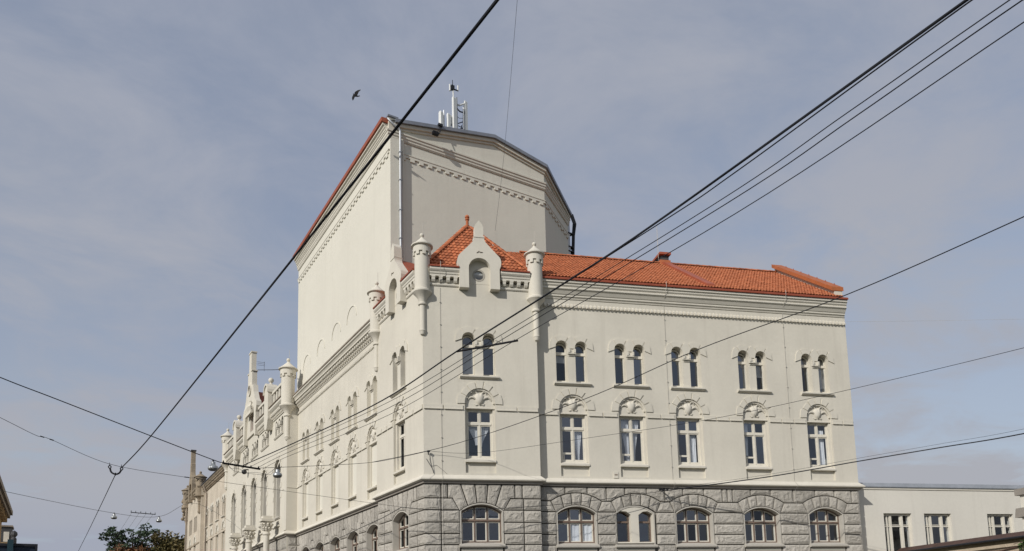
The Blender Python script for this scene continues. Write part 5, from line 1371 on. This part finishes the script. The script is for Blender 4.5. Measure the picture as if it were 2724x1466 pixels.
# wall bracket with porcelain at the corner and on the right front
t = thing('wall_bracket', 'small dark cable bracket fixed near corner of bay', 'bracket', (.13, -.1, 8.5))
mb = MB(); mb.tube([rp(.19, .0, 8.46), rp(.17, -.14, 8.58)], .02, 6); mb.box(.08, .17, -.24, -.14, 8.53, 8.6); TP(t, 'arm', mb, 'dark_metal')
mb = MB(); mb.tube([rp(.22, -.02, 8.46), rp(.24, -.02, 8.28)], .018, 6); TP(t, 'plate', mb, 'rod')
t = thing('wall_bracket', 'black insulator cluster under plinth band on stone base', 'bracket', rp(10.46, .2, 7.1))
mb = MB(); mb.tube([rp(10.46, .36, 7.18), rp(10.46, -.02, 7.14)], .03, 6); mb.tube([rp(10.25, .0, 7.14), rp(10.68, .0, 7.14)], .022, 6); TP(t, 'arm', mb, 'black')
for u_ in (10.28, 10.44, 10.63): mb = MB(); mb.sphere(rp(u_, .0, 7.10), .05, 8, 6); TP(t, 'insulator', mb, 'black')
# hanging street lamps
def lamp(loc, s, label):
    t = thing('hanging_lamp', label, 'street lamp', loc, 'street lamps hung on span wires')
    def q(prof): return MB().lathe([(r*s, loc[2]+z*s) for r, z in prof], loc[0], loc[1], 20)
    TP(t, 'hood', q([(.04, -.02), (.105, -.04), (.11, -.16), (.13, -.20), (.21, -.25), (.225, -.29), (.235, -.34), (.235, -.36)]), 'lamp_metal', 40)
    TP(t, 'bowl', q([(.225, -.361), (.21, -.42), (.15, -.46), (.05, -.475)]), 'lamp_glass', 40)
    TP(t, 'hanger', q([(.02, .08), (.035, .03), (.05, 0), (.05, -.03)]), 'black')
    return t
lamp((-8.40, -1.62, 7.08), .70, 'silver dome lamp left of the long black crossbar')
lamp((-6.13, -.95, 7.14), .68, 'silver dome lamp in front of the theatre pier')
lamp((-10.33, 14.70, 7.42), .62, 'small distant dome lamp left of the small crossbar')
lamp((-8.23, 15.05, 7.40), .62, 'small distant dome lamp right of the small crossbar')
t = thing('dome_camera', 'small black dome camera on wall between tall arched windows', 'camera', (GX-.3, 32.0, 13.6))
mb = MB(); mb.sphere((GX-.32, 31.9, 13.55), .2, 12, 8); TP(t, 'dome', mb, 'dome', 60); mb = MB(); mb.tube([(GX, 31.9, 13.75), (GX-.32, 31.9, 13.72)], .05, 6); TP(t, 'arm', mb, 'dome')

# ------------------------------------------------------------------ bird: one continuous body with wings and tail
mb = MB()
B = Vector((-1.6, 3.8, 26.5))
ax = rt; ay = up; az = -fw
def bp_(x, y, z=0): return B+ax*x*.018+ay*y*.018+az*z*.018
body = [(-8, 4, 0, .3), (-6.5, 3, 0, 1.3), (-4.5, 1.2, 0, 2.0), (-1, -1.5, 0, 2.7), (3, -2.6, 0, 2.0), (6, -3.0, 0, 1.3), (10, -2.2, 0, .7)]
mb.tube([bp_(x, y, z) for x, y, z, r in body], [r*.018 for x, y, z, r in body], 8)
def wing(pts, th=.45):
    n = len(pts); mb.add([bp_(x, y, z+th) for x, y, z in pts]+[bp_(x, y, z-th) for x, y, z in pts], [tuple(range(n)), tuple(range(2*n-1, n-1, -1))]+[(i, (i+1)%n, n+(i+1)%n, n+i) for i in range(n)])
wing([(-4, 1.5, 0), (-2.8, 6.5, 2), (1, 8.5, 3), (6, 10, 5), (14, 10.5, 7), (13, 8.2, 7), (8.5, 6, 5), (5, 1, 2), (2, -2, 0)])
wing([(-4.5, 1.8, 0), (-8.5, 1.8, -3), (-11.2, -2.5, -5), (-11.6, -6, -6), (-10, -10.8, -7), (-7, -8, -5), (-4, -4.5, -2), (-1, -2.5, 0)])
wing([(4, -2, 0), (9.5, -1.0, 0), (11, -2.0, 0), (9, -3.6, 0), (5, -3.8, 0)], .3)
bd = obj('flying_bird', mk('flying_bird', mb, 'black'), 'black'); tag(bd, 'dark crow gliding with bent wings left of the tower', 'bird')
